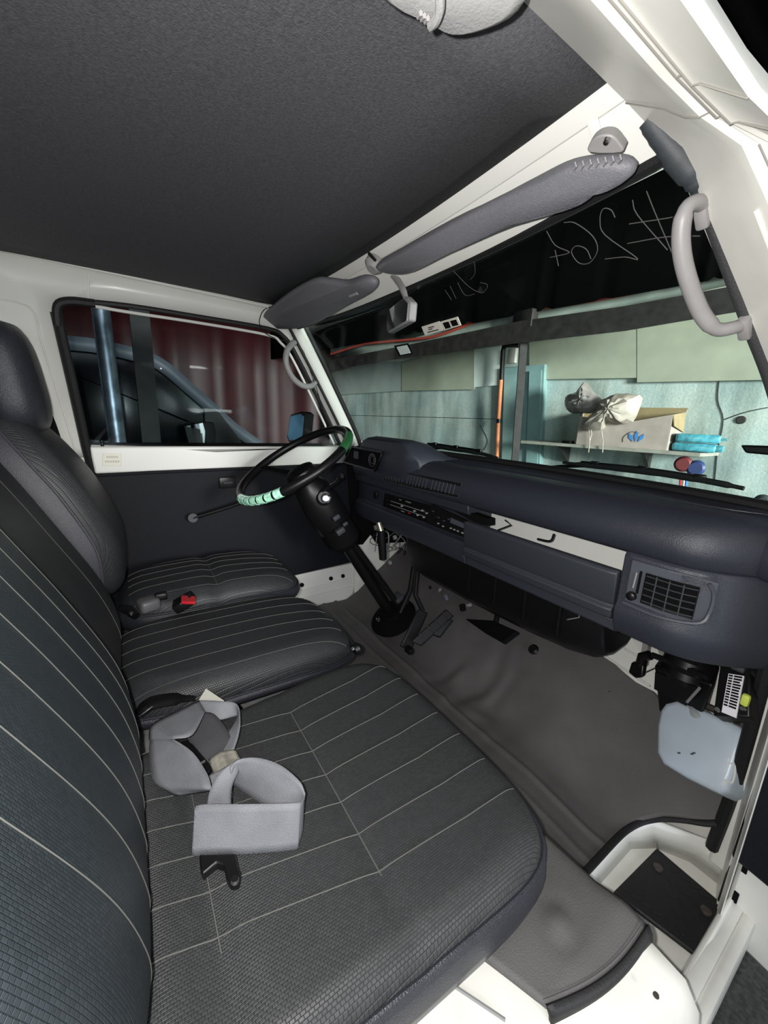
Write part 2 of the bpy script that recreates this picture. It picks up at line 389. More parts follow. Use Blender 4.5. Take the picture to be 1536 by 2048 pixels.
# white toe ledge in the passenger footwell
b = MB(); b.prism([at(1150, 1300, Y=1.09), at(1340, 1400, Y=1.06), at(1300, 1235, Y=1.10), at(1225, 1215, Y=1.12)], (0, .03, 0)); link('toe_ledge', b, WHITE, bulk)
b = MB(); b.tube([at(1175, 1290, Y=1.082), at(1300, 1372, Y=1.052)], .003, 6); b.tube([at(1185, 1262, Y=1.09), at(1290, 1320, Y=1.07)], .003, 6); link('ledge_bead', b, WHITE2, bulk)
b = MB(); b.prism([at(1288, 1262, Y=1.06), at(1300, 1262, Y=1.06), at(1290, 1335, Y=1.05), at(1278, 1335, Y=1.05)], (0, .02, 0)); link('grey_strip', b, LGREY, bulk)

# right hand jamb, A pillar and roof rail: one pressed section swept along the door opening
def pill(t):   # centre line of the door opening edge on the passenger side, (y, z) and x scale
    return t
rail = [  # Y, [ (X,z) inner .. outer ]
]
def sec(y, z, dy, dz, xs):
    """section across the body side: xs = list of (x, depth along inward normal)"""
    return [(x, y+d*dy, z+d*dz) for x, d in xs]
secs = []
path = [(-1.3, .353, 0), (-.6, .353, 0), (0, .353, 0), (.25, .353, 0), (.40, .350, 0), (.48, .338, 0), (.535, .305, 0), (.585, .252, 0), (.65, .165, 0), (.715, .075, 0), (.78, -.015, 0), (.83, -.09, 0), (.875, -.20, 0), (.91, -.35, 0), (.935, -.50, 0), (.955, -.70, 0), (.97, -.88, 0), (.97, -1.02, 0)]
for i, (y, z, _) in enumerate(path):
    # inner x follows the tumblehome of the side
    xi = .50 if z > .34 else .535+(.305-z)*.37 if z > -.09 else .676+min(.01, (-.09-z)*.1)
    if z > .30: xi = .50+(.353-z)*.75
    a = Vector(path[min(i+1, len(path)-1)][:2])-Vector(path[max(i-1, 0)][:2]); a.normalize()
    ny, nz = a.y, -a.x         # points rearward/down into the opening
    w = .155 if z > -.05 else max(.032, .155+(z+.05)*.5)
    drop = .115
    def P(u, d): return (xi+u*w, y+ny*d, z+nz*d)
    secs.append([P(0, 0), P(.30, .035), P(.46, .058), P(.54, .066), P(.62, .066), P(.635, .075), P(.70, .078), P(.72, .088), P(.76, .090), P(.98, .118), P(1.02, .116), P(.93, .085), P(.55, .02), P(.3, -.02)])
b = MB(); b.loft(secs); wr = struct('wall_right', b, WHITE2, angle=25)
SEAL = mat('seam_sealer', (.22, .21, .19), .8)
for kk, i0, i1, nm in ((5, 0, 6, 'weld_seam'), (7, 0, 6, 'weld_seam'), (5, 6, 11, 'weld_seam'), (2, 7, 12, 'pressed_edge')):
    b = MB(); b.tube([Vector(q[kk])+Vector((0, 0, -.0008)) for q in secs[i0:i1]], .0009 if nm == 'weld_seam' else .002, 6); link(nm, b, SEAL if nm == 'weld_seam' else WHITE, wr)
for i0 in (4, 5):
    b = MB(); b.tube([Vector(q)+Vector((0, -.0005, -.0012)) for q in secs[i0][4 if i0 == 4 else 0:10]][::1], .0007, 5); link('joint_line', b, SEAL, wr)
wr['label'] = 'white painted roof rail, A pillar and door jamb on the passenger side'

# driver A pillar
def pl(px, py): return onp(px, py, (0, .7685, 0), (0, 1, .7267))
b = MB()
ps = [(-.615, .535, .315), (-.66, .65, .165), (-.69, .745, .03), (-.725, .83, -.09), (-.74, .88, -.2)]
b.tube(smooth_path(ps, 4), .027, 12, flat=(.75, 1), up=(0, .8, .6)); pa = struct('trim_4', b, WHITE, angle=60); pa['label'] = 'white driver side A pillar'
b = MB(); b.tube(smooth_path([Vector(p)+Vector((.012, .026, .006)) for p in ps], 4), .010, 8); link('pillar_seal', b, RUBBER, pa)
b = MB(); b.tube(smooth_path([Vector(p)+Vector((.012, -.026, -.016)) for p in ps[:4]], 4), .0055, 8); link('inner_seal', b, RUBBER, pa)

# windscreen
def ws(u, v):      # u across -1..1, v 0 base .. 1 top
    xb, xt = .715*u+XC+.0, .62*u+XC
    yb = 1.0-.11*abs(u)**2.6; yt = .553+.0*(1-u*u)-.02*abs(u)**3+.03*(1-u*u)*.9
    zb = -.118; zt = .300
    bow = .015*math.sin(math.pi*v)
    return Vector((xb+(xt-xb)*v, yb+(yt-yb)*v+bow, zb+(zt-zb)*v+bow))
win = thing('window_1', 'windscreen glass in a black rubber seal', None, (XC, .9, -.12), kind='structure')
b = MB(); b.grid([[ws(-1+2*j/24, i/12) for j in range(25)] for i in range(13)]); pane = link('windscreen_pane', b, GLASS, win, solid=.005)
b = MB()
lp = [ws(-1+2*j/24, 0) for j in range(25)]+[ws(1, i/8) for i in range(1, 8)]+[ws(1-2*j/24, 1) for j in range(25)]+[ws(-1, 1-i/8) for i in range(1, 8)]
b.tube(lp, .010, 8, closed=True); link('windscreen_seal', b, RUBBER, win)
def wsp(px, py, off=0):     # point on the windscreen near a direction
    d = ray(px, py); best = None
    lo, hi = .0003, .006
    # march to the glass: solve with interpolation over v for each u
    p = None
    for it in range(60):
        t = (lo+hi)/2; q = CAM+d*t
        v = (q.z+.10)/.40; v = max(-.3, min(1.3, v)); u = (q.x-XC)/(.715+(.62-.715)*v); uu = max(-1, min(1, u))
        yg = ws(uu, max(0, min(1, v))).y
        if q.y > yg: hi = t
        else: lo = t
    return CAM+d*((lo+hi)/2*(1-off))

# handwriting on the glass, seen from behind (mirrored)
strokes = [[(1293, 382), (1310, 425), (1350, 520)], [(1265, 400), (1275, 430), (1335, 500)], [(1258, 448), (1330, 437), (1345, 434)], [(1255, 487), (1330, 474), (1400, 472)],
           [(1230, 435), (1222, 420), (1206, 418), (1200, 440), (1210, 470), (1275, 517), (1250, 514), (1210, 518)],
           [(1128, 445), (1150, 446), (1185, 472), (1195, 500), (1180, 525), (1158, 526), (1143, 505), (1152, 492), (1172, 498), (1182, 518)],
           [(1093, 462), (1110, 490), (1135, 502), (1135, 507), (1100, 515)], [(1110, 500), (1117, 532)]]
faint = [[(930, 512), (945, 515), (950, 545), (940, 560)], [(905, 540), (940, 575), (965, 585), (975, 570), (960, 565)], [(915, 565), (930, 590), (950, 588)], [(900, 572), (912, 597)], [(890, 580), (903, 600)]]
wr_ = thing('handwriting', 'pale hand-written digits and hash mark on the dark upper windscreen', 'writing', wsp(1200, 470))
for sname, ss, rr in (('digit_stroke', strokes, .0006), ('faint_stroke', faint, .0004)):
    for st in ss:
        b = MB(); b.tube(smooth_path([wsp(x, y, .012) for x, y in st], 4), rr, 5); link(sname, b, CHALK, wr_)
# stickers on the glass
def glass_card(name, pts, m, label, cat, th=.0015, **k):
    P = [wsp(x, y, .012) for x, y in pts]; n = (P[1]-P[0]).cross(P[3]-P[0]).normalized()
    b = MB(); b.prism(P, n*th); return link(name, b, m, label=label, cat=cat, **k)
s1 = glass_card('windscreen_sticker', [(843, 654), (878, 643), (886, 661), (850, 671)], PAPER, 'white printed paper sticker on the windscreen beside the mirror', 'sticker')
b = MB()
for a, c_, d_ in ((856, 656, 12), (857, 659.5, 8), (855, 665, 22)):
    P = [wsp(a, c_-.9, .0165), wsp(a+d_, c_-.9-d_*.26, .0165), wsp(a+d_, c_+.9-d_*.26, .0165), wsp(a, c_+.9, .0165)]; b.prism(P, (0, -.0003, 0))
link('sticker_print', b, BLACKM, s1)
s2 = glass_card('windscreen_sticker', [(880, 644), (915, 634), (922, 651), (888, 661)], CREAM, 'cream bordered black sticker right of the white sticker', 'sticker')
b = MB()
for q in ([(885, 646), (897, 643), (902, 655), (891, 658)], [(900, 642), (912, 639), (917, 650), (905, 653)]): b.prism([wsp(x, y, .0165) for x, y in q], (0, -.0003, 0))
link('sticker_print', b, BLACKM, s2)
s3 = glass_card('registration_card', [(788, 692), (816, 687), (826, 708), (798, 713)], BLACKM, 'small black framed pale card stuck low left on the windscreen', 'sticker')
b = MB(); b.prism([wsp(x, y, .0165) for x, y in [(793, 694), (814, 690), (822, 706), (801, 710)]], (0, -.0003, 0)); link('card_face', b, WBOARD, s3)

# ------------------------------------------------------------------ floor, mat, seat boxes, step well
def fz(x, y):
    z = -.872
    if y > .86: z += (y-.86)*1.0*(1 if y < 1.14 else 1)
    return z
def inwell(x, y): return x > .535 and y < .90
xs = [-.745+i*.035 for i in range(41)]; xs = [x for x in xs if x <= .665]
ys = [-.6+i*.03 for i in range(60) if -.6+i*.03 <= 1.15]
b = MB(); b.box((-.105, -.1, -.93), (1.28, 2.1, .06)); fl_ = struct('floor', b, WHITE2); fl_['label'] = 'painted cab floor under the mat'
b = MB(); b.prism([(-.745, .86, -.90), (-.745, 1.16, -.60), (-.745, 1.16, -.96), (-.745, .86, -.96)], (1.285, 0, 0)); link('toe_board', b, WHITE2, fl_)
b = MB(); b.prism([(.54, .965, -.795), (.54, 1.16, -.60), (.54, 1.16, -.96), (.54, .965, -.96)], (.125, 0, 0)); link('toe_board', b, WHITE2, fl_)
# grey mat
from mathutils import noise
bm = MB(); rows = []
NX, NY = 130, 130
def mz(x, y):
    n1 = noise.noise(Vector((x*5, y*5, 1)))*.007+noise.noise(Vector((x*14, y*11, 4)))*.002
    # wrinkle folds near the middle seat
    d = math.hypot((x-.05)*1.0, (y-.85)*.9)
    n1 += .006*math.exp(-(d/.13)**2)*math.sin(48*(x*.9+y*.35)+5*noise.noise(Vector((x*9, y*9, 2))))
    # folded ridge parallel to the seat edge
    n1 += .006*math.exp(-((y-.775)/.007)**2)+.004*math.exp(-((y-.715)/.007)**2)+.006*(noise.noise(Vector((x*7+y*4, y*2, 9))))
    return n1
y_near, y_far = .40, 1.10
WE = [(y, x) for x, y in ((.548, .40), (.548, .80), (.552, .845), (.566, .878), (.590, .900), (.620, .917), (.650, .932), (.668, .945), (.668, 1.2))]
def xmax(y):
    for (ya, xa), (yb_, xb_) in zip(WE, WE[1:]):
        if ya <= y <= yb_: return xa+(xb_-xa)*(y-ya)/(yb_-ya)
    return .665
def yfar(x): return 1.10-max(0, x-.34)*.22
rows = []
for i in range(NY+1):
    t = i/NY; r = []
    y0 = y_near+(1.10-y_near)*t; xm = xmax(y0)
    for j in range(NX+1):
        x = -.74+(xm+.74)*j/NX; y = min(y0, y_near+(yfar(x)-y_near)*t) if t > .9 else y0
        q = y-.86
        z = -.858+(0 if q < -.04 else (q+.04)**2/.16 if q < .04 else q)
        r.append((x, y, z+mz(x, y)))
    rows.append(r)
bm.grid(rows)
mt = link('floor_mat', bm, MATG, label='grey rubber sheet mat wrinkled over the cab floor', cat='floor mat', solid=.006, soff=1, angle=60)
mt['_o'] = mt['_o']
# black bound edge round the well
ed = smooth_path([(.548, .62, -.857), (.548, .70, -.857), (.548, .80, -.856), (.552, .845, -.852), (.566, .878, -.838), (.590, .900, -.818), (.620, .917, -.80), (.650, .932, -.786), (.668, .945, -.775)], 6)
b = MB(); b.tube(ed, .0065, 8, flat=(1.1, .6)); link('mat_binding', b, RUBBER, mt)
b = MB(); b.tube(smooth_path([(.668, .945, -.84), (.672, .95, -.70), (.672, .93, -.50), (.670, .895, -.30), (.668, .855, -.15)], 5), .011, 8, flat=(1.2, 1)); link('door_seal', b, RUBBER, wr)

# step well
well = thing('trim_5', 'white painted step well with a black tread plate', None, (.64, .7, -1.1), kind='structure')
wb = -.930
b = MB()
b.loft([[(.548, .50, -.865), (.548, .85, -.860), (.575, .895, -.835), (.66, .955, -.84), (.705, .965, -.84), (.718, .91, -.875), (.718, .50, -.885)],
        [(.556, .50, wb), (.556, .88, wb), (.585, .93, wb), (.64, .965, wb), (.695, .965, wb), (.705, .92, wb), (.705, .50, wb)]], closed=False, cap=False)
link('well_wall', b, WHITE, well, solid=.006, soff=1, angle=50)
b = MB(); b.prism([(.55, .48, wb), (.55, .90, wb), (.585, .94, wb), (.64, .97, wb), (.70, .97, wb), (.71, .92, wb), (.71, .48, wb)], (0, 0, -.012)); link('well_floor', b, WHITE2, well)
b = MB(); c4 = [at(1312, 1702, Z=wb+.006), at(1452, 1822, Z=wb+.006), at(1392, 1918, Z=wb+.006), at(1225, 1790, Z=wb+.006)]
b.prism(c4, (0, 0, .01)); tr = link('tread_plate', b, RUBBER, well, bevel=.003, label='black rubber tread plate')
cc = sum(c4, Vector())/4
for i in range(7):
    for j in range(5):
        if random.random() < .25: continue
        u = (i+.6)/7.4; v = (j+.6)/5.4
        q = (c4[0].lerp(c4[1], u)).lerp(c4[3].lerp(c4[2], u), v)+Vector((0, 0, .0095))
        b = MB(); a = random.choice((.6, -.6)); b.box(q, (.018, .004, .003), Matrix.Rotation(a, 3, 'Z'), .001); link('tread_bar', b, RUBBER, tr)
for px, py in ((1316, 1735), (1412, 1822)):
    b = MB(); q = at(px, py, Z=wb+.018); b.lathe(q, (0, 0, 1), [(.009, -.002), (.009, .002), (.006, .004)], 14); link('screw_head', b, BROWNB, well)
# outer sill: two lips
b = MB(); b.box((.728, .62, -.885), (.022, .62, .012), bevel=.004); b.box((.748, .62, -.912), (.022, .66, .06), bevel=.008); link('sill_lip', b, WHITE2, well)

# seat box (white painted engine cover edge)
def boxz(x, y): return -.662
box_o = thing('trim_6', 'white painted seat box beside the step', None, (.5, .2, -.87), kind='structure')
b = MB(); rows = []
for x, z in ((.10, -.655), (.30, -.655), (.50, -.655), (.58, -.657), (.64, -.660), (.70, -.668), (.735, -.69), (.755, -.73), (.765, -.80), (.768, -.95)):
    yf = .520+max(0, x-.62)*.42
    rows.append([(x, y, z-(0 if y < yf-.05 else .0)) for y in (-.5, -.2, .1, .3, yf-.045)]+[(x, yf-.020, z-.006), (x, yf-.006, z-.024), (x, yf+.004, z-.08), (x, yf+.006, min(z-.1, -1.06))])
b.grid(rows); link('box_skin', b, WHITE2, box_o, solid=.004, angle=60)
b = MB(); b.tube([at(890, 1960, Z=-.655), at(1010, 2040, Z=-.655)], .002, 5); b.tube([(.70, .335, -.664), (.735, .36, -.69), (.758, .37, -.76)], .003, 6); link('panel_seam', b, mat('scuff', (.25, .25, .25), .7), box_o)
for px, py in ((1312, 1990), (1010, 2028)):
    q = at(px, py, Z=-.664); b = MB(); b.lathe(q, (0, 0, 1), [(.0035, -.001), (.003, .0012)], 10); link('chip_mark', b, BROWNB, box_o)
b = MB(); b.box((-.30, -.1, -.77), (.78, 1.1, .20), bevel=.02); link('engine_cover', b, MATG, box_o)
b = MB(); b.box((.05, .1, -.662), (.30, .64, .012), bevel=.004); link('cover_top', b, mat('grey_felt', (.19, .19, .19), .9, noise=.2, nscale=60), box_o)

# flap of mat over the seat box
def bz(x, y):
    z = -.648 if x < .66 else -.648-(x-.66)*.35
    yf = .520+max(0, x-.62)*.42
    if y > yf-.02: z -= (y-yf+.02)**2*14
    return z
A_, B_, C_, D_ = Vector((.535, .520, 0)), Vector((.690, .538, 0)), Vector((.664, .345, 0)), Vector((.560, .298, 0))
b = MB(); rows = []
for i in range(19):
    u = i/18; r = []
    for j in range(19):
        v = j/18
        q = A_.lerp(B_, u).lerp(D_.lerp(C_, u), v)
        q += Vector((.010*math.sin(math.pi*v)*u, 0, 0))
        z = bz(q.x, q.y)+.006*math.sin(math.pi*u)*math.sin(math.pi*v)
        dd = math.hypot(q.x-.626, q.y-.425); z += .006*math.exp(-(dd/.014)**2)-.0025*math.exp(-((dd-.024)/.008)**2)
        r.append((q.x, q.y, z))
    rows.append(r)
edge_r = rows[-1]; b.grid(rows)
fp = link('mat_flap', b, MATG, label='loose grey rubber flap lying over the white seat box', cat='mat', solid=.004, soff=1, angle=60)
b = MB(); b.grid([[Vector(p)+Vector((.0, .0, .003)) for p in edge_r], [Vector(p)+Vector((.006, .0, -.006)) for p in edge_r], [Vector(p)+Vector((.008, .0, -.016)) for p in edge_r]]); link('rolled_hem', b, RUBBER, fp, solid=.004)
b = MB(); b.tube([Vector(p)+Vector((-.006, 0, .0045)) for p in edge_r[::1]], .0004, 5); link('hem_stitching', b, DGREY, fp)

# ================================================================== SEATS
def superouter(cx, cy, ax, ay, n, taper, th):
    c, s = math.cos(th), math.sin(th)
    k = (abs(c)**n+abs(s)**n)**(-1/n)
    u, v = c*k, s*k
    return u, v
class Cushion:
    def __init__(s, x0r, x1r, x0f, x1f, yr, yf, zt, zb, n=5, crown=.012, rad=.05, s0=.80, dip=.02, tuck=None):
        s.__dict__.update(x0r=x0r, x1r=x1r, x0f=x0f, x1f=x1f, yr=yr, yf=yf, zt=zt, zb=zb, n=n, crown=crown, rad=rad, s0=s0, dip=dip, tuck=tuck)
    def xy(s, u, v):
        t = (v+1)/2; y = s.yr+(s.yf-s.yr)*t+s.bowf(u)*max(0, v)
        x0 = s.x0r+(s.x0f-s.x0r)*t; x1 = s.x1r+(s.x1f-s.x1r)*t
        return (x0+x1)/2+u*(x1-x0)/2, y
    def bowf(s, u): return .012*(1-u*u)
    def z(s, u, v):
        rr = (abs(u)**s.n+abs(v)**s.n)**(1/s.n)
        z = s.zt+s.crown*(1-rr*rr)-s.dip*max(0, v)**3
        if rr > s.s0:
            q = min(1, (rr-s.s0)/(1-s.s0)); z -= s.rad*(1-math.sqrt(max(0, 1-q*q)))
        if s.tuck:
            x, y = s.xy(u, v)
            for ty, dp_, w in s.tuck: z -= dp_*math.exp(-((y-ty)/w)**2)
        return z
    def p(s, u, v, up=0):
        x, y = s.xy(u, v); return Vector((x, y, s.z(u, v)+up))
    def inv(s, x, y):
        v = 0; u = 0
        for _ in range(30):
            x_, y_ = s.xy(u, v); v += (y-y_)/((s.yf-s.yr)/2); 
            t = (v+1)/2; w = (s.x1r+(s.x1f-s.x1r)*t-(s.x0r+(s.x0f-s.x0r)*t))/2
            x_, y_ = s.xy(u, v); u += (x-x_)/w
        return u, v
    def build(s, root, fab, side_m):
        N = 120; rows = []; uvs = []
        for k in range(31):
            r = .001+.999*(k/30)**.8; row = []; uvr = []
            for j in range(N):
                u, v = superouter(0, 0, 1, 1, s.n, 0, 2*math.pi*j/N); p = s.p(u*r, v*r); row.append(p)
                uvr.append((p.y, p.x))
            rows.append(row); uvs.append(uvr)
        b = MB(); b.grid(rows, True, uvs); link('seat_top', b, fab, root, angle=80)
        # side band
        last = rows[-1]; h = s.zt-s.rad-s.zb; band = []; c = s.p(0, 0)
        for f, o in ((0, 0), (.15, .006), (.5, .010), (.85, .004), (1, -.012)):
            band.append([q+Vector(((q.x-c.x), (q.y-c.y), 0)).normalized()*o+Vector((0, 0, -f*(q.z-s.zb))) for q in last])
        b = MB(); b.grid(band, True); link('side_band', b, side_m, root, angle=80)
        b = MB(); b.tube([q+Vector((q.x-c.x, q.y-c.y, 0)).normalized()*.002 for q in last], .0035, 8, closed=True); link('piping', b, side_m, root)
    def seam(s, root, pts, r=.0008, m=None, n=26):
        P = []
        for a, c in zip(pts, pts[1:]):
            for k in range(n):
                t = k/n; x, y = a[0]+(c[0]-a[0])*t, a[1]+(c[1]-a[1])*t; u, v = s.inv(x, y)
                if (abs(u)**s.n+abs(v)**s.n)**(1/s.n) < .995: P.append(s.p(u, v, .0013))
        if len(P) > 2:
            b = MB(); b.tube(P, r, 5); link('seam', b, m or STITCH, root)

class Back:
    """seat back: face profile (y,z) list from bottom to top, x extents per height"""
    def __init__(s, prof, x0, x1, th, crown=.03, n=5, topdrop=.0, ex=None):
        s.prof = [Vector((0, a, c)) for a, c in prof]; s.x0, s.x1, s.th, s.crown, s.n = x0, x1, th, crown, n
        s.ex = ex or (lambda v: 0)
        P = smooth_path(s.prof, 10); L = [0]
        for a, c in zip(P, P[1:]): L.append(L[-1]+(c-a).length)
        s.P, s.L = P, L
    def at(s, v):      # v 0..1 along height -> (point, normal)
        d = max(0, min(1, v))*s.L[-1]; i = 0
        while i < len(s.L)-2 and s.L[i+1] < d: i += 1
        t = (d-s.L[i])/max(1e-6, s.L[i+1]-s.L[i]); p = s.P[i].lerp(s.P[i+1], t)
        tg = (s.P[min(i+2, len(s.P)-1)]-s.P[max(i-1, 0)]).normalized(); nrm = Vector((0, tg.z, -tg.y))
        return p, nrm
    def pt(s, u, w, up=0):     # u,w in -1..1
        v = (w+1)/2; p, nr = s.at(v); rr = (abs(u)**s.n+abs(w)**s.n)**(1/s.n)
        dep = s.crown*(1-rr**3)
        if rr > .80: q = min(1, (rr-.80)/.20); dep -= .04*(1-math.sqrt(max(0, 1-q*q)))
        e = s.ex(v); xm = (s.x0+s.x1)/2; hw = (s.x1-s.x0)/2-e
        return Vector((xm+u*hw, p.y, p.z))+nr*(dep+up)
    def build(s, root, fab, side_m):
        N = 110; rows = []; uvs = []
        for k in range(27):
            r = .001+.999*(k/26)**.8; row = []; uv = []
            for j in range(N):
                u, w = superouter(0, 0, 1, 1, s.n, 0, 2*math.pi*j/N); row.append(s.pt(u*r, w*r)); uv.append(((w*r+1)/2*s.L[-1], u*r*(s.x1-s.x0)/2))
            rows.append(row); uvs.append(uv)
        b = MB(); b.grid(rows, True, uvs); link('backrest', b, fab, root, angle=80)
        last = rows[-1]; c = s.pt(0, 0); band = []
        _, nr = s.at(.5)
        for f, o in ((0, 0), (.2, .006), (.5, .008), (.85, 0), (1, -.02)):
            band.append([q+(q-c-(nr*(q-c).dot(nr))).normalized()*o-nr*s.th*f for q in last])
        b = MB(); V = b.grid(band, True); b.bm.faces.new(V[-1]); link('back_shell', b, side_m, root, angle=80)
        b = MB(); b.tube(last, .0035, 8, closed=True); link('back_piping', b, side_m, root)
    def seam(s, root, uw, r=.0007, m=None, n=30):
        P = []
        for a, c in zip(uw, uw[1:]):
            for k in range(n+1):
                t = k/n; P.append(s.pt(a[0]+(c[0]-a[0])*t, a[1]+(c[1]-a[1])*t, .0006))
        b = MB(); b.tube(P, r, 5); link('seam', b, m or STITCH, root)

# passenger seat
ps_ = thing('car_seat', 'dark grey woven fabric passenger seat nearest the camera', 'seat', (.32, .2, -.65))
cu = Cushion(.145, .575, .072, .605, -.10, .478, -.548, -.655, n=6, crown=.004, rad=.032, s0=.87, dip=.012, tuck=[(.215, .002, .014), (.035, .006, .018), (-.02, -.006, .02)])
cu.build(ps_, FAB, SVINYL)
for k in range(7):
    xr, xm_, xf = .168+k*.049, .190+k*.052, .135+k*.062
    cu.seam(ps_, [(xr-.012, -.075), (xr, .035), (xm_, .215), (xf*.5+xm_*.5+.004, .36), (xf, .47)], .0007)
for ty, xa, xb in ((.215, .188, .520), (.035, .165, .490)): cu.seam(ps_, [(xa, ty), (xb, ty)], .0008)
bk = Back([(-.025, -.565), (-.030, -.50), (-.055, -.40), (-.105, -.28), (-.160, -.165), (-.24, .0), (-.30, .12)], .045, .60, .10, crown=.018, n=5)
bk.build(ps_, fabric('seat_back_weave', (.021, .0275, .032), .0052, .0030), SVINYL)
for k in range(7):
    u = -.80+k*.235; bk.seam(ps_, [(u*.96, -.90), (u, -.2), (u*.97, .96)], .0005)
bk.seam(ps_, [(.93, -.9), (.93, .9)], .0028, SVINYL)
# middle seat
ms = thing('car_seat', 'narrow dark fabric middle seat between the two others', 'seat', (-.15, .2, -.65))
cm = Cushion(-.355, .015, -.345, .035, -.09, .475, -.548, -.625, n=4.2, crown=.014, rad=.050, s0=.72, dip=.020)
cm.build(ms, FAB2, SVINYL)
for k in range(7):
    x = -.325+k*.052; cm.seam(ms, [(x-.006, -.06), (x, .2), (x+.005, .46)], .0007)
bmid = Back([(-.045, -.56), (-.055, -.50), (-.092, -.393), (-.155, -.26), (-.222, -.122), (-.27, -.03)], -.345, .035, .08, crown=.012, n=5)
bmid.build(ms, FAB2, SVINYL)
for u in (-.2, .78): bmid.seam(ms, [(u, -.9), (u, .9)], .0005)
# driver seat
ds = thing('car_seat', 'dark fabric driver seat with headrest behind the steering wheel', 'seat', (-.52, .2, -.65))
cd = Cushion(-.70, -.375, -.71, -.365, -.06, .470, -.520, -.62, n=4, crown=.018, rad=.045, s0=.72, dip=.02, tuck=[(.20, .008, .02)])
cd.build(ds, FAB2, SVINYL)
for k in range(6):
    x = -.67+k*.052; cd.seam(ds, [(x, -.03), (x, .20), (x+.004, .45)], .0008)
cd.seam(ds, [(-.68, .20), (-.40, .20)], .0009)
bd = Back([(-.045, -.52), (-.040, -.45), (-.045, -.34), (-.095, -.21), (-.145, -.12), (-.20, -.035), (-.225, .0)], -.72, -.365, .09, crown=.02, n=4, ex=lambda v: .07*max(0, v-.45)**1.5)
bd.build(ds, FAB2, DASHL if False else mat('seat_side_vinyl', (.055, .055, .066), .45, noise=.08, nscale=250, bump=.4, bscale=600))
# headrest
b = MB(); rows = []
hc = Vector((-.54, -.212, .055))
ax = Vector((0, -.12, .99)).normalized(); fw = Vector((0, ax.z, -ax.y))
for i in range(17):
    v = -1+2*i/16; row = []
    for j in range(28):
        a = 2*math.pi*j/28; c, s_ = math.cos(a), math.sin(a); k = (abs(c)**3+abs(s_)**3)**(-1/3)
        q = max(0.0, 1-abs(v)**3.4)**(1/2.6)
        row.append(hc+Vector((1, 0, 0))*c*k*.125*(q*.92+.04)+fw*s_*k*.060*(q*.85+.08)+ax*v*.135)
    rows.append(row)
b.loft(rows); hr = link('headrest', b, SVINYL, ds, angle=80)
for dx in (-.04, .04):
    b = MB(); b.cyl(hc-ax*.12+Vector((dx, 0, 0)), hc-ax*.20+Vector((dx, 0, 0)), .006, 10); link('headrest_post', b, BLACK, ds)
# driver belt hanging behind the seat back
b = MB()
bl = smooth_path([at(84, 800, X=-.69), at(104, 850, X=-.69), at(125, 910, X=-.69), at(150, 960, X=-.69), at(190, 1030, X=-.70)], 5)
b.tube(bl, .010, 8, flat=(1, .25), up=(1, 0, 0)); link('driver_seat_belt', b, BLACKM, label='black webbing belt hanging behind the driver seat back', cat='seat belt')

# ================================================================== DASHBOARD
dash = thing('dashboard', 'dark blue-grey vinyl dashboard across the cab below the windscreen', 'dashboard', (0, .9, -.42))
def dyo(x):       # plan curve: ends swing forward
    f = 0
    if x > .545: f = ((x-.545)/.155)**2*.15
    if x < -.60: f = ((-.60-x)/.10)**2*.06
    return f
XS = [-.70, -.66, -.62, -.56, -.50, -.40, -.30, -.20, -.10, 0, .10, .20, .30, .40, .46, .50, .535, .56, .58, .60, .62, .64, .66, .68, .695, .70]
def wsbase(x):
    u = max(-1, min(1, (x-XC)/.715)); return 1.0-.11*abs(u)**2.6-.012
prof_top = [(.800, -.232), (.788, -.222), (.784, -.200), (.786, -.182), (.796, -.160), (.815, -.143), (.838, -.134), (.862, -.131)]
rows = []
for x in XS:
    o = dyo(x); r = []
    sh = 1 if x < .60 else 1
    for y, z in prof_top: r.append((x, min(y+o, wsbase(x)+.03+(y-.862)), z))
    yb = wsbase(x); y0 = r[-1][1]
    zz = -.131
    r += [(x, y0+(yb-y0)*.25, zz), (x, y0+(yb-y0)*.30, zz-.005), (x, y0+(yb-y0)*.34, zz-.005), (x, y0+(yb-y0)*.40, zz+.001), (x, max(yb, y0+.005), zz+.006), (x, max(yb, y0+.005)+.005, -.26), (x, y0+.01, -.25)]
    rows.append(r)
b = MB(); b.loft(rows); link('upper_pad', b, DASH, dash, angle=40)
# lower shell left of the glove box, sections with control recess
def lowshell(xa, xb, prof, name, m, n=10, xs=None):
    rows = []
    for x in (xs or [xa+(xb-xa)*i/n for i in range(n+1)]):
        o = dyo(x); rows.append([(x, y+o, z) for y, z in prof])
    b = MB(); b.loft(rows); return link(name, b, m, dash, bevel=.003)
lowshell(-.70, .035, [(.797, -.228), (.800, -.255), (.818, -.262), (.820, -.335), (.802, -.343), (.796, -.375), (.806, -.405), (.83, -.415), (.93, -.40), (.93, -.228)], 'lower_shell', DASH)
# glove box: white steel opening, lid, lower lip
b = MB(); b.box((.245, .905, -.30), (.44, .012, .19)); link('glove_box_back', b, WHITE, dash)
b = MB(); b.box((.245, .87, -.372), (.44, .08, .006)); link('glove_box_floor', b, WHITE, dash)
lidt = .797
b = MB(); rows = []
for x in (.035, .05, .25, .44, .458):
    e = .004 if x in (.035, .458) else 0
    rows.append([(x, lidt-.010+e, -.272), (x, lidt-.016+e, -.278), (x, lidt-.010+e, -.338), (x, lidt-.004+e, -.348), (x, lidt-.013+e, -.356), (x, lidt-.008+e, -.374), (x, lidt+.004+e, -.380), (x, lidt+.018, -.378), (x, lidt+.006, -.272)])
b.loft(rows); lid = link('glove_box_lid', b, DASHL if False else mat('lid_plastic', (.032, .036, .045), .5, bump=.3, bscale=700), dash, bevel=.002)
lowshell(.035, .462, [(.812, -.383), (.806, -.405), (.83, -.415), (.93, -.40), (.93, -.383)], 'lower_lip', DASH)
b = MB()
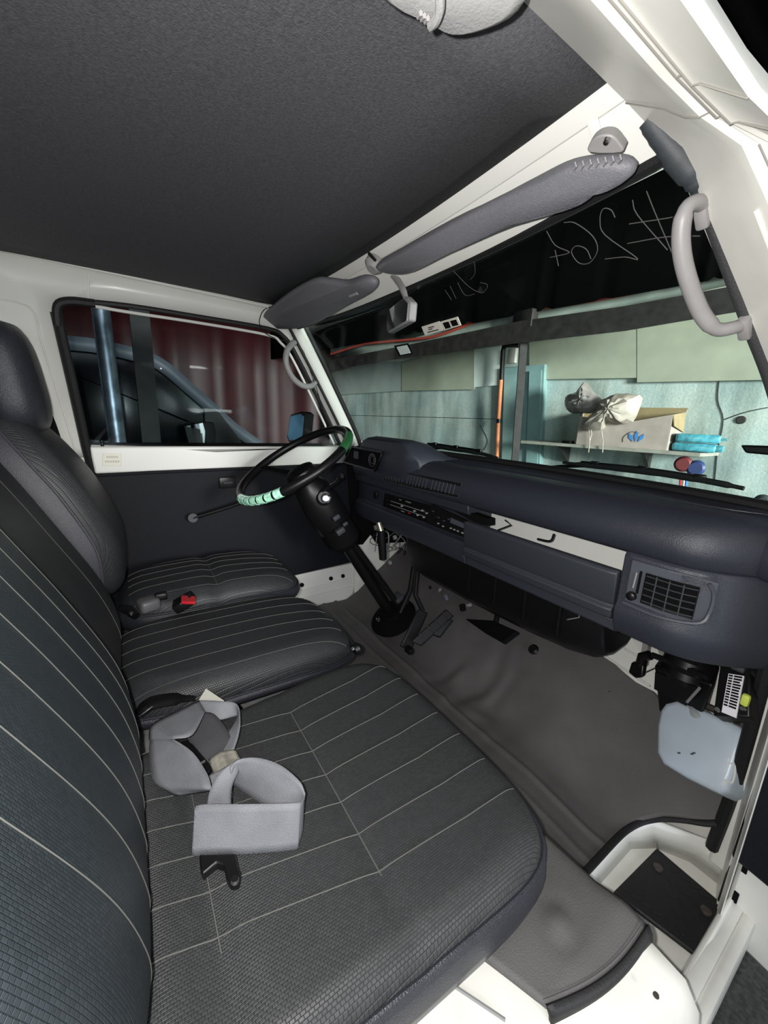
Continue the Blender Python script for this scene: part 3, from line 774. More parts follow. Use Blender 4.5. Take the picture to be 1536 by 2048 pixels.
b.tube([at(1010, 1040, Y=.80), at(1022, 1050, Y=.80), at(985, 1062, Y=.80)][:2]+[at(996, 1060, Y=.80)], .002, 6); link('lid_strap', b, BLACK, dash)
b = MB(); b.tube(smooth_path([at(1075, 1078, Y=.80), at(1100, 1082, Y=.80), at(1108, 1068, Y=.81)], 4), .0028, 6); link('lid_catch', b, BLACK, dash)
# vent housing at the passenger end
VX = [.462, .48, .50, .52, .545, .565, .585, .60, .615, .63, .65, .67, .685]
lowshell(0, 0, [(.797, -.228), (.790, -.236), (.792, -.332), (.786, -.345), (.790, -.375), (.802, -.40), (.83, -.41), (.90, -.40), (.90, -.228)], 'vent_housing', DASH, xs=VX)
def vpt(u, v, d=0):    # point on the vent face; u 0..1 across, v 0..1 down
    x = .478+.128*u; return Vector((x, .789+dyo(x)-d, -.240-.085*v))
b = MB(); fr = [vpt(u, v, .003) for u, v in ((0, 0), (.25, 0), (.5, 0), (.75, 0), (1, .06), (1, .94), (.75, 1), (.5, 1), (.25, 1), (0, 1))]
b.prism(fr, (0, .006, 0)); link('vent_bezel', b, DASHL, dash, bevel=.002)
b = MB(); ho = [vpt(u, v, .0045) for u, v in ((.24, .20), (.5, .20), (.84, .20), (.84, .88), (.5, .88), (.24, .88))]; b.prism(ho, (0, .004, 0)); vent = link('air_vent', b, BLACKM, dash)
for k in range(5):
    v = .25+.145*k; b = MB(); b.tube([vpt(.25+.59*i/5, v, .0075) for i in range(6)], .0019, 6, flat=(1.2, .6)); link('vent_slat', b, DGREY, vent)
for u in (.38, .54, .70):
    b = MB(); b.tube([vpt(u, .2, .0085), vpt(u, .88, .0085)], .0012, 6); link('vent_vane', b, DGREY, vent)
b = MB(); b.tube([vpt(u, v, .006) for u, v in ((.24, .20), (.5, .20), (.84, .20), (.84, .88), (.5, .88), (.24, .88))], .0018, 6, closed=True); link('vent_frame', b, BLACK, vent)
b = MB(); b.tube([vpt(.16, .2, .0045), vpt(.16, .72, .0045)], .0022, 6); link('slider_slot', b, BLACKM, dash)
b = MB(); b.lathe(vpt(.10, .82, .003), (0, -1, 0), [(.009, 0), (.008, .008), (.005, .010)], 14); link('vent_knob', b, BLACK, dash)
b = MB(); b.tube([vpt(.11, .25, .006), vpt(.10, .62, .006)], .0016, 6); link('knob_marker', b, LGREY, dash)
b = MB(); b.tube(smooth_path([vpt(.92, .08, .006), vpt(.98, .30, .004), vpt(.98, .7, .004), vpt(.90, .95, .005), vpt(.5, 1.06, .003), vpt(.0, 1.05, .003)], 5), .0035, 6); link('bezel_ridge', b, DASHL, dash)
# demister slot on top right
b = MB(); b.box((.55, .91, -.130), (.055, .016, .004), bevel=.001); link('demister_vent', b, BLACK, dash)
# centre vents on the face
def fpt(px, py, Y=.787): return at(px, py, Y=Y)
cv = [fpt(776, 936, .792), fpt(926, 966, .792), fpt(918, 996, .787), fpt(768, 962, .787)]
nv = (cv[1]-cv[0]).cross(cv[3]-cv[0]).normalized(); nv = nv if nv.y < 0 else -nv
b = MB(); b.prism([q-nv*.004 for q in cv], nv*.007); cvo = link('centre_vents', b, BLACK, dash, bevel=.001)
b = MB(); b.tube([q+nv*.004 for q in cv], .0015, 6, closed=True); link('vent_frame', b, DGREY, cvo)
for g in range(3):
    for k in range(7):
        u = .035+g*.325+k*.042; a = cv[0].lerp(cv[1], u); c_ = cv[3].lerp(cv[2], u)
        b = MB(); b.tube([a.lerp(c_, .18)+nv*.004, a.lerp(c_, .85)+nv*.004], .0016, 5); link('vent_vane', b, DGREY, cvo)
# heater control panel
def panel(pts, m, name, Y=.817, th=.006, bevel=.001):
    P = [at(x, y, Y=Y) for x, y in pts]; b = MB(); b.prism(P, (0, -th, 0)); return link(name, b, m, dash, bevel=bevel), P
hpnl, HP = panel([(772, 986), (868, 1012), (858, 1046), (768, 1012)], BLACK, 'heater_panel')
def sub(P, u, v, d): return P[0].lerp(P[1], u).lerp(P[3].lerp(P[2], u), v)+Vector((0, -d, 0))
for v in (.42, .68):
    b = MB(); b.tube([sub(HP, .18, v, .008), sub(HP, .9, v, .008)], .0012, 5); link('slider_rail', b, LGREY, hpnl)
for u, v in ((.10, .45), (.12, .72), (.45, .5), (.86, .38), (.95, .45), (.72, .55), (.92, .72), (.80, .72)):
    b = MB(); b.box(sub(HP, u, v, .010), (.006, .008, .006), bevel=.001); link('slider_knob', b, LGREY if u > .4 else BLACK, hpnl)
for u, v, w_ in ((.55, .15, .03), (.38, .15, .012), (.48, .84, .02)):
    b = MB(); b.box(sub(HP, u, v, .0075), (w_, .001, .003)); link('panel_print', b, LGREY, hpnl)
b = MB(); b.box(sub(HP, .62, .80, .0075), (.012, .001, .004)); link('red_mark', b, RED, hpnl)
# switch left of the panel
for px, py in ((752, 990), (790, 1046)):
    b = MB(); b.box(at(px, py, Y=.808), (.020, .012, .028), bevel=.003); link('dash_switch', b, BLACK, dash)
# radio
rad, RP = panel([(866, 1008), (948, 1046), (944, 1078), (858, 1046)], BLACK, 'radio', Y=.80, th=.012)
b = MB(); b.prism([sub(RP, u, v, .013) for u, v in ((.56, .18), (.94, .18), (.94, .46), (.56, .46))], (0, .002, 0)); link('radio_display', b, DASHL, rad)
for u, v in ((.12, .25), (.16, .6), (.28, .45), (.30, .75), (.42, .5), (.42, .8), (.6, .74), (.68, .74), (.76, .74), (.86, .74), (.52, .3)):
    b = MB(); b.box(sub(RP, u, v, .014), (.007, .004, .004), bevel=.001); link('radio_button', b, DGREY if v < .7 else LGREY, rad)
b = MB(); b.cyl(sub(RP, .20, .5, .012), sub(RP, .20, .5, .022), .008, 14); link('radio_knob', b, BLACK, rad)
b = MB(); b.prism([at(x, y, Y=.81) for x, y in ((880, 1005), (975, 1038), (975, 1052), (950, 1046))], (0, .03, 0)); link('radio_cover', b, BLACKM, dash)
# instrument binnacle hood
hood = [(-.60, .84), (-.585, .80), (-.45, .775), (-.30, .785), (-.235, .82), (-.215, .90), (-.23, .955), (-.42, .955), (-.58, .93)]
b = MB(); rows = []
for i in range(15):
    x = -.60+.40*i/14; e = min(1, min(i, 14-i)/3.2); e = math.sin(e*math.pi/2)
    top = -.135+.062*e; front = .80-.022*e
    rows.append([(x, front+.01, -.225), (x, front-.004, -.135), (x, front, top-.006), (x, front+.012, top), (x, front+.05, top+.006*e), (x, .90, top-.008*e), (x, wsbase(x)-.02, -.125), (x, wsbase(x)-.02, -.20), (x, .85, -.22)])
b.loft(rows); hd = link('instrument_hood', b, DASH, dash, angle=50)
gp = [at(x, y, Y=.775) for x, y in ((708, 893), (768, 905), (752, 942), (690, 924))]
b = MB(); b.prism([q+Vector((0, -.006, 0)) for q in gp], (0, .012, 0)); gl = link('gauge_cluster', b, BLACKM, dash)
b = MB(); b.tube([q+Vector((0, -.008, 0)) for q in gp], .004, 6, closed=True); link('cluster_frame', b, DASH, gl)
g0 = at(744, 920, Y=.762)
for rr in (.024, .014):
    b = MB(); b.tube([g0+Vector((math.cos(a), 0, math.sin(a)))*rr for a in [2*math.pi*k/24 for k in range(24)]], .0008, 5, closed=True); link('gauge_ring', b, DASHL, gl)
for k in range(9):
    a = math.radians(-40+k*32); b = MB(); b.tube([g0+Vector((math.cos(a), 0, math.sin(a)))*.017, g0+Vector((math.cos(a), 0, math.sin(a)))*.022], .0007, 5); link('gauge_tick', b, LGREY, gl)
g1 = at(712, 910, Y=.762); b = MB(); b.box(g1, (.035, .003, .03), bevel=.002); link('warning_lamp_panel', b, DGREY, gl)

# ------------------------------------------------------------------ steering wheel and column
col = thing('steering_column', 'black steering column rising from the driver footwell to the wheel', 'steering column', (-.42, .896, -.832))
sw = Vector((-.42, .456, -.150)); axd = Vector((0, .54, -.84)).normalized(); sa = Vector((1, 0, 0)); sb = Vector((0, .84, .54)).normalized()
def rim(a, r=.2): return sw+sa*math.cos(a)*r+sb*math.sin(a)*r
whl = MB(); whl.tube([rim(2*math.pi*k/72) for k in range(72)], .0135, 12, closed=True); sw_o = link('steering_wheel', whl, BLACK, col)
whl = MB(); a0, a1 = math.radians(-79), math.radians(-36)
whl = MB()
import_a = []
# green reflective tape with gaps
for k in range(7):
    aa = math.radians(-92+k*8.4); b = MB(); b.tube([rim(aa+math.radians(6.4)*j/5) for j in range(6)], .0147, 12); link('reflective_tape', b, GREENT, sw_o, label='pale green reflective tape band' if k == 0 else None)
b = MB(); b.tube([rim(math.radians(30+30*j/8)) for j in range(9)], .0147, 12); link('green_wrap', b, GREEND, sw_o)
# spokes and hub
hub = sw+axd*.045
b = MB(); b.lathe(hub-axd*.02, axd, [(.030, 0), (.048, .006), (.052, .02), (.045, .04), (.032, .06)], 28); link('wheel_hub', b, BLACK, sw_o)
for a in (math.radians(200), math.radians(-20)):
    b = MB(); b.tube([hub+(rim(a)-sw).normalized()*.03, hub.lerp(rim(a), .6)+axd*.006, rim(a)], [.016, .013, .011], 10, flat=(1, .45), up=axd); link('wheel_spoke', b, BLACK, sw_o)
base = Vector((-.42, .896, -.832)); cdir = (base-sw).normalized()
b = MB(); b.tube([hub+axd*.03, hub+axd*.06, sw+cdir*.17, sw+cdir*.27, sw+cdir*.33], [.036, .052, .062, .058, .040], 16, flat=(1, 1.1)); link('column_shroud', b, BLACK, col)
b = MB(); b.tube([sw+cdir*.26, sw+cdir*.33, sw+cdir*.36], [.075, .082, .06], 18, flat=(1, .8)); link('lower_shroud', b, BLACKM, col)
b = MB(); b.cyl(sw+cdir*.3, base, .024, 16); link('column_tube', b, BLACK, col)
b = MB(); b.tube([at(705, 1085, X=-.40), at(800, 1215, X=-.36)], .012, 10); link('support_strut', b, BLACK, col)
b = MB(); b.tube([at(835, 1085, X=-.34), at(820, 1180, X=-.34), at(800, 1225, X=-.34)], .011, 10); link('rear_strut', b, BLACK, col)
# gaiter plate on floor
b = MB(); q = at(785, 1225, X=-.40); b.lathe(q+Vector((.0, .01, -.03)), (0, -.5, .86), [(.095, 0), (.10, .010), (.085, .022), (.05, .034), (.042, .05)], 24); link('column_foot', b, BLACKM, col)
for px, py in ((757, 1238), (812, 1205)):
    b = MB(); b.lathe(at(px, py, X=-.37), (0, -.5, .86), [(.009, -.006), (.009, .004), (.005, .007)], 8); link('foot_bolt', b, CHROME, col)
b = MB(); q = at(795, 1195, X=-.37); b.box(q, (.05, .04, .02), Matrix.Rotation(.6, 3, 'X'), .006); link('foot_bracket', b, DGREY, col)
# ignition lock, stalks
q = at(656, 999, X=-.345); b = MB(); b.lathe(q-Vector((.02, 0, 0)), (1, -.35, .25), [(.017, 0), (.017, .016), (.013, .018), (.009, .019)], 20); link('ignition_lock', b, CHROME, col)
b = MB(); b.lathe(q-Vector((.035, 0, 0)), (1, -.35, .25), [(.030, 0), (.028, .022), (.020, .028)], 20); link('lock_housing', b, BLACK, col)
b = MB(); b.tube([at(640, 985, X=-.37), at(672, 965, X=-.33), at(682, 953, X=-.31)], [.006, .005, .006], 8); st_ = link('control_stalk', b, BLACK, col)
b = MB(); b.lathe(at(682, 953, X=-.31), (1, 0, .3), [(.008, -.006), (.010, 0), (.007, .008)], 12); link('stalk_knob', b, BLACK, st_)
b = MB(); b.box(at(614, 972, X=-.42), (.05, .06, .03), Matrix.Rotation(-.57, 3, 'X'), .008); link('switch_housing', b, BLACK, col)
for px, py, s in ((672, 1035, .016), (680, 1062, .02), (690, 1048, .012)):
    b = MB(); b.box(at(px, py, X=-.35), (s, s*1.6, s), Matrix.Rotation(.5, 3, 'X'), .003); link('column_clip', b, DGREY, col)

# parking brake lever and wiring under dash
pb = thing('parking_brake', 'black gripped parking brake handle hanging under the dash', 'brake lever', at(765, 1100, X=-.24))
b = MB(); b.tube([at(762, 1060, X=-.24), at(764, 1085, X=-.24), at(766, 1118, X=-.24)], [.012, .014, .013], 12); link('grip', b, BLACK, pb)
b = MB(); b.tube([at(757, 1045, X=-.25), at(762, 1062, X=-.24)], [.009, .011], 12); link('ferrule', b, mat('dull_brass', (.35, .32, .25), .35, metal=.8), pb)
wires = thing('wiring_loom', 'tangle of bare wires and connectors under the dash by the column', 'wiring', at(775, 1070, Y=.90))
random.seed(3)
for k in range(9):
    p0 = at(random.uniform(735, 800), random.uniform(1035, 1060), Y=.90); p2 = at(random.uniform(745, 815), random.uniform(1080, 1110), Y=random.uniform(.88, .95))
    pm = at(random.uniform(735, 815), random.uniform(1050, 1090), Y=random.uniform(.86, .93))
    b = MB(); b.tube(smooth_path([p0, pm, p2], 6), random.choice((.0016, .0025, .003)), 6); link('wire', b, random.choice((DGREY, BLACK, BLACK, LGREY)), wires)
for px, py in ((752, 1055), (790, 1075), (780, 1125), (788, 1095)):
    b = MB(); b.box(at(px, py, Y=.89), (.018, .014, .014), Matrix.Rotation(random.random(), 3, 'Y'), .003); link('connector', b, LGREY, wires)
b = MB(); b.tube(smooth_path([at(975, 1140, Y=.89), at(984, 1170, Y=.89), at(986, 1218, Y=.90)], 4), .0012, 5); link('hanging_wire', b, LGREY, wires)

# heater unit under the dash
ht = thing('heater_unit', 'rounded black heater housing hanging under the glove box', 'heater', (.15, .98, -.57))
b = MB(); rows = []
for x, k in ((-.31, 1.1), (-.26, 1.15), (0, 1.15), (.20, 1.1), (.32, 1.03), (.385, .93), (.41, .80)):
    rows.append([(x, .86+(1-k)*.1, -.40), (x, .86+(1-k)*.1, -.40-.07*k), (x, .875+(1-k)*.1, -.40-.12*k), (x, .91, -.40-.155*k), (x, .96, -.40-.172*k), (x, 1.02, -.40-.165*k), (x, 1.06, -.40-.13*k), (x, 1.07, -.40)])
b.loft(rows); link('heater_case', b, BLACK, ht, bevel=.006)
for k in range(4):
    b = MB(); b.box((.02+k*.1, .850, -.46), (.006, .012, .09), bevel=.002); link('case_rib', b, BLACK, ht)
b = MB(); b.box(at(1233, 1245, Y=.96), (.02, .02, .05), bevel=.004); link('mount_bracket', b, BLACKM, ht)
b = MB(); b.tube([at(1160, 1215, Y=.86), at(1158, 1235, Y=.86), at(1130, 1240, Y=.86)], .0012, 5); link('drain_wire', b, LGREY, ht)
b = MB(); b.prism([(-.70, 1.10, -.42), (.08, 1.10, -.42), (.06, 1.10, -.60), (-.08, 1.08, -.66), (-.18, 1.06, -.64), (-.34, 1.10, -.58), (-.70, 1.10, -.50)], (0, .03, 0)); link('sound_pad', b, BLACKM, ht)

# pedals and footwell pieces
pd = thing('brake_pedal', 'black upright pedal plate nearest the column foot', 'pedal', at(815, 1300, X=-.15))
def slab(pts, th, m, name, parent, **k):
    n = (pts[1]-pts[0]).cross(pts[-1]-pts[0]).normalized(); b = MB(); b.prism(pts, n*th); return link(name, b, m, parent, **k)
slab([at(838, 1218, X=-.19), at(856, 1225, X=-.18), at(822, 1302, X=-.13), at(802, 1292, X=-.14)], .014, RUBBER, 'pedal_pad', pd, bevel=.005)
b = MB(); b.tube([at(845, 1222, X=-.20), at(830, 1190, X=-.24), at(835, 1130, X=-.28)], .008, 8); link('pedal_arm', b, BLACK, pd)
pd2 = thing('accelerator_pedal', 'black ribbed accelerator pedal hinged on the mat', 'pedal', at(850, 1290, X=-.10))
slab([at(893, 1218, X=-.12), at(908, 1232, X=-.10), at(842, 1292, X=-.09), at(824, 1282, X=-.11)], .012, RUBBER, 'pedal_pad', pd2, bevel=.004)
slab([at(897, 1238, X=-.10), at(907, 1240, X=-.09), at(880, 1275, X=-.085), at(865, 1268, X=-.10)], .016, BLACK, 'pad_block', pd2, bevel=.003)
for k in range(4):
    t = .15+k*.22; a = at(893, 1218, X=-.12).lerp(at(824, 1282, X=-.11), t); c_ = at(908, 1232, X=-.10).lerp(at(842, 1292, X=-.09), t)
    b = MB(); b.tube([a+Vector((.004, -.004, .008)), c_+Vector((.004, -.004, .008))], .0018, 6); link('pedal_rib', b, BLACK, pd2)
b = MB(); b.box(at(818, 1300, X=-.10), (.03, .02, .02), bevel=.004); link('pedal_hinge', b, BLACK, pd2)
pd3 = thing('clutch_pedal', 'flat black pedal plate below the heater unit', 'pedal', at(985, 1255, Y=.93))
slab([at(930, 1237, Y=.98), at(985, 1240, Y=.95), at(1035, 1262, Y=.93), at(1005, 1285, Y=.90), at(965, 1262, Y=.92)], .012, BLACKM, 'pedal_pad', pd3, bevel=.003)
b = MB(); b.tube([at(990, 1250, Y=.95), at(1000, 1200, Y=1.0)], .008, 8); link('pedal_arm', b, BLACK, pd3)
b = MB(); q = at(1068, 1300, Y=1.0); b.lathe(q, (0, -.7, .7), [(.014, 0), (.016, .006), (.010, .012)], 14); link('floor_stop', b, BLACK, label='small round black rubber stop on the toe board below the heater', cat='rubber stop')
dbr = thing('floor_linkage', 'small metal linkage bits on the mat edge behind the pedals', 'linkage', at(900, 1190, Y=.95))
for px, py, s in ((880, 1180, .010), (893, 1195, .014), (938, 1210, .012), (925, 1215, .016), (860, 1175, .008)):
    b = MB(); b.box(at(px, py, Y=.98), (s*1.6, s, s), Matrix.Rotation(random.random()*3, 3, 'Y'), .002); link('link_piece', b, random.choice((STEEL, LGREY, BLACK)), dbr)

# passenger end: black air duct, bracket, lever, fuse box, kick panel
kp = thing('trim_7', 'white kick panel in the passenger front corner', None, (.66, 1.0, -.88), kind='structure')
b = MB(); b.hexa([(.668, .95, -.88), (.70, .95, -.88), (.66, 1.17, -.88), (.60, 1.17, -.80), (.668, .955, -.15), (.70, .955, -.15), (.66, 1.17, -.15), (.60, 1.17, -.15)]); link('kick_skin', b, WHITE, kp, bevel=.004)
dk = thing('air_duct', 'black corrugated air duct and housing under the vent', 'duct', (.53, 1.0, -.55))
for k in range(7):
    pass
b = MB(); pth = [Vector((.545, 1.0, -.395-.014*k)) for k in range(11)]; b.tube(pth, [.046 if k % 2 else .041 for k in range(11)], 20); link('bellows', b, BLACK, dk)
b = MB(); b.hexa([tuple(at(1318, 1425, Y=1.04)), tuple(at(1400, 1440, Y=.99)), tuple(at(1415, 1425, Y=1.1)), tuple(at(1330, 1390, Y=1.12)), tuple(at(1308, 1330, Y=1.00)), tuple(at(1428, 1370, Y=.96)), tuple(at(1440, 1330, Y=1.08)), tuple(at(1330, 1300, Y=1.12))]); link('duct_housing', b, BLACK, dk, bevel=.006)
b = MB(); b.tube([at(1305, 1310, Y=.98), at(1370, 1335, Y=.965), at(1420, 1357, Y=.95)], .007, 8); link('housing_rim', b, BLACK, dk)
slab([at(1310, 1345, Y=.98), at(1402, 1378, Y=.95), at(1372, 1412, Y=.98), at(1308, 1378, Y=1.0)], .004, BLACK, 'duct_flap', dk)
b = MB(); b.tube([at(1399, 1376, Y=.945), at(1374, 1404, Y=.965)], .0028, 6); link('flap_edge', b, LGREY, dk)
lv = thing('vent_lever', 'black bent vent lever in the passenger footwell', 'lever', at(1275, 1345, Y=1.02))
b = MB(); b.tube([at(1300, 1310, Y=1.02), at(1286, 1313, Y=1.02), at(1280, 1335, Y=1.02)], [.011, .012, .012], 10); link('lever_arm', b, BLACK, lv)
slab([at(1262, 1325, Y=1.01), at(1288, 1330, Y=1.01), at(1285, 1355, Y=1.0), at(1270, 1357, Y=1.0), at(1256, 1345, Y=1.01)], .018, BLACK, 'lever_pad', lv, bevel=.004)
b = MB(); b.tube([at(1290, 1345, Y=1.03), at(1310, 1336, Y=1.04)], .0015, 5); link('lever_cable', b, BLACK, lv)
fb = thing('fuse_box', 'black fuse box with a white printed chart in the passenger corner', 'fuse box', at(1470, 1400, X=.655))
FN = Vector((-.35, -.75, .55)).normalized()
def fbp(px, py, d=0): return onp(px, py, at(1470, 1380, X=.645)+FN*d, FN)
b = MB(); b.prism([fbp(x, y) for x, y in ((1440, 1325), (1500, 1320), (1500, 1435), (1425, 1430))], -FN*.03); link('fuse_case', b, BLACK, fb, bevel=.003)
CHT = [fbp(x, y, .003) for x, y in ((1457, 1347), (1488, 1352), (1472, 1436), (1443, 1424))]
b = MB(); b.prism(CHT, -FN*.002); ch = link('fuse_chart', b, mat('chart_paper', (.75, .74, .80), .5), fb)
def chp(u, v, d=.001): return CHT[0].lerp(CHT[1], u).lerp(CHT[3].lerp(CHT[2], u), v)+FN*d
for k in range(12):
    v0 = .03+k*.068
    b = MB()
    b.prism([chp(.08, v0), chp(.34, v0), chp(.34, v0+.042), chp(.08, v0+.042)], FN*.0006)
    w = .92 if k > 7 else random.choice((.85, .9, .94))
    b.prism([chp(.42, v0), chp(w, v0), chp(w, v0+.042), chp(.42, v0+.042)], FN*.0006)
    link('chart_row', b, BLACK, ch)
b = MB(); b.box(fbp(1491, 1400, .006), (.012, .012, .022), bevel=.004); link('lime_fuse', b, LIMEP, fb)
for px, py in ((1459, 1328), (1492, 1326), (1436, 1420), (1487, 1418)):
    b = MB(); b.lathe(fbp(px, py, .001), FN, [(.005, 0), (.004, .004)], 10); link('fixing_screw', b, CHROME, fb)
b = MB(); b.box(fbp(1478, 1334, .004), (.02, .02, .012), bevel=.003); link('fuse_relay', b, DGREY, fb)

# washer bottle
wbt = thing('washer_bottle', 'milky white plastic washer reservoir in the front corner of the footwell', 'reservoir', at(1400, 1580, X=.60))
WN_ = Vector((-.30, -.80, .52)).normalized()
def wbp(px, py, d=0): return onp(px, py, Vector((.56, .95, -.66))+WN_*d, WN_)
ol = [(1330, 1405), (1352, 1400), (1420, 1425), (1478, 1452), (1489, 1466), (1482, 1505), (1466, 1555), (1455, 1582), (1440, 1588), (1420, 1580), (1370, 1555), (1325, 1528), (1312, 1505), (1313, 1450), (1320, 1418)]
F = [wbp(*p) for p in ol]; cF = sum(F, Vector())/len(F)
b = MB()
def shr(k, d): return [cF+(q-cF)*k+WN_*d for q in F]
b.loft([shr(.80, -.072), shr(.96, -.068), shr(1, -.055), shr(1, -.012), shr(.985, -.004), shr(.95, 0), shr(.86, .004)]); bt = link('bottle_body', b, TANK, wbt, angle=60)
b = MB(); b.lathe(wbp(1402, 1436, -.022)+Vector((0, 0, .006)), (0.1, .2, 1), [(.026, -.01), (.026, .006), (.022, .010), (.012, .012)], 22); link('filler_cap', b, TANKD, wbt)
b = MB(); b.tube(smooth_path([wbp(x, y, .003) for x, y in ((1458, 1517), (1456, 1525), (1470, 1532), (1465, 1565), (1450, 1560), (1446, 1572))], 4), .0016, 6); link('strap_clip', b, WHITE, wbt)
b = MB()
for px, py in ((1358, 1506), (1384, 1508), (1388, 1506)): b.prism([wbp(px+a, py+c_, .0048) for a, c_ in ((-3, -2), (3, -1), (3, 2), (-3, 1))], WN_*.0004)
link('level_marks', b, DGREY, wbt)
b = MB(); b.tube([wbp(x, y, -.058) for x, y in ((1345, 1398), (1420, 1415), (1495, 1450), (1470, 1420))], .008, 6); link('bottle_bracket', b, mat('rusty_bracket', (.05, .045, .04), .7), wbt)

# ================================================================== VISORS, MIRROR, HANDLES
VP0, VN = (0, .47, .312), (0, .07, .125)
def vz(px, py, d=0): return onp(px, py, Vector(VP0)-Vector(VN).normalized()*d, VN)
def padshape(name, outline, m, parent, th=.020, n=3, fn=None):
    pts = smooth_path([fn(x, y) for x, y in outline], n, True); c = sum(pts, Vector())/len(pts)
    nn = Vector(VN).normalized()
    def k(s_, d): 
        res = []
        for q in pts:
            v = q-c; L = v.length; res.append(c+v*max(0, (L-s_)/L)-nn*d)
        return res
    b = MB(); b.loft([k(.012, 0), k(.004, .002), k(0, th*.35), k(0, th*.65), k(.004, th-.003), k(.012, th)]); return link(name, b, m, parent, angle=60)
v1 = thing('sun_visor', 'long grey padded sun visor above the passenger windscreen', 'sun visor', vz(1000, 430))
padshape('visor_pad', [(757, 523), (800, 495), (900, 437), (1000, 385), (1080, 345), (1140, 315), (1185, 303), (1240, 299), (1276, 306), (1279, 325), (1250, 348), (1205, 362), (1180, 385), (1100, 412), (1000, 450), (900, 492), (830, 528), (790, 534)], VISOR, v1, fn=vz)
b = MB()
for k in range(7):
    px = 1150+k*15; py = 330-k*2.4
    b.tube([vz(px, py-6, .021), vz(px+3, py+3, .024), vz(px-3, py+12, .021)], .0009, 6)
link('gathered_stitching', b, LGREY, v1)
b = MB(); b.prism(smooth_path([vz(x, y, .006) for x, y in ((1178, 306), (1181, 285), (1198, 272), (1222, 271), (1238, 286), (1244, 306))], 3, True), Vector(VN).normalized()*.012); link('visor_bracket', b, LGREY, v1, bevel=.002)
b = MB(); b.lathe(vz(1214, 281, .007), tuple(-Vector(VN).normalized()), [(.004, 0), (.003, .003)], 10); link('bracket_screw', b, CHROME, v1)
b = MB(); b.lathe(vz(752, 522, -.02), tuple(-Vector(VN).normalized()), [(.020, 0), (.021, .012), (.012, .022)], 20); cl = link('visor_clip', b, LGREY, v1)
b = MB(); b.cyl(vz(750, 520, .0), vz(738, 507, .012), .0032, 10); link('clip_pin', b, BLACK, cl)
v2 = thing('sun_visor', 'shorter grey padded sun visor on the driver side by the A pillar', 'sun visor', vz(620, 600))
padshape('visor_pad', [(522, 640), (535, 618), (580, 580), (630, 552), (665, 552), (700, 556), (735, 546), (758, 553), (752, 570), (700, 600), (650, 632), (600, 648), (545, 648)], VISOR, v2, fn=vz)
b = MB(); b.tube([vz(700, 592, .02), vz(715, 586, .02)], .004, 6); link('visor_stop', b, LGREY, v2)

mr = thing('rear_view_mirror', 'small rear view mirror on a grey stem below the header', 'mirror', (0, .55, .29))
MN = (.3, .95, 0)
def mp_(px, py, d=0): return onp(px, py, Vector((-.005, .55, 0))-Vector(MN).normalized()*d, MN)
mo = [mp_(x, y) for x, y in ((774, 621), (809, 592), (820, 604), (817, 642), (776, 666), (772, 660))]
b = MB(); b.prism(mo, Vector(MN).normalized()*.018); link('mirror_shell', b, LGREY, mr, bevel=.004)
cm_ = sum(mo, Vector())/len(mo)
b = MB(); b.prism([cm_+(q-cm_)*.9-Vector(MN).normalized()*.0015 for q in mo], Vector(MN).normalized()*.003); link('mirror_glass', b, MIRR, mr)
b = MB(); b.tube(smooth_path([at(775, 538, Y=.545), at(792, 556, Y=.55), at(806, 580, Y=.545), at(813, 600, Y=.54)], 4), [.010, .008, .007, .006], 10); link('mirror_stem', b, LGREY, mr)
b = MB(); b.box(at(790, 540, Y=.545), (.09, .022, .010), Matrix.Rotation(-.3, 3, 'X'), .004); link('stem_base', b, LGREY, mr)
b = MB(); b.box(at(778, 532, Y=.53), (.02, .01, .006), None, .002); link('base_clip', b, BLACK, mr)

# grab handles on the pillars
gh = thing('grab_handle', 'large light grey grab handle on the passenger A pillar', 'handle', (.60, .68, .15))
pts = [onp(x, y, (0, .7685, 0), (0, 1, .7267)) for x, y in ((1404, 398), (1404, 398))]
def ph(px, py, lift):  # pillar plane lifted into the cab
    return onp(px, py, Vector((0, .7685, 0))-Vector((0, .81, .59))*lift, (0, 1, .7267))
hp_ = [ph(1412, 418, .0), ph(1395, 405, .022), ph(1372, 418, .038), ph(1362, 465, .045), ph(1366, 520, .047), ph(1383, 580, .045), ph(1405, 630, .040), ph(1432, 658, .034), ph(1465, 656, .022), ph(1496, 645, .0)]
b = MB(); b.tube(smooth_path(hp_, 5), [.008]*3+[.0092]*5+[.008]*3, 14); link('handle_bar', b, LGREY, gh, angle=70)
for px, py in ((1412, 418), (1496, 645)):
    b = MB(); b.box(ph(px, py, .0), (.014, .03, .034), Matrix.Rotation(-.7, 3, 'X'), .004); link('handle_foot', b, LGREY, gh)
gh2 = thing('grab_handle', 'small grey grab handle on the driver A pillar', 'handle', (-.66, .66, .1))
hp2 = [at(597, 681, X=-.635), at(584, 688, X=-.615), at(573, 705, X=-.605), at(573, 730, X=-.605), at(585, 755, X=-.61), at(604, 771, X=-.625), at(622, 772, X=-.64), at(632, 763, X=-.665)]
b = MB(); b.tube(smooth_path(hp2, 5), .0105, 12); link('handle_bar', b, LGREY, gh2, angle=70)
for q in (hp2[0], hp2[-1]):
    b = MB(); b.lathe(q, (1, -.4, 0), [(.014, -.01), (.013, .006), (.008, .010)], 12); link('handle_foot', b, LGREY, gh2)
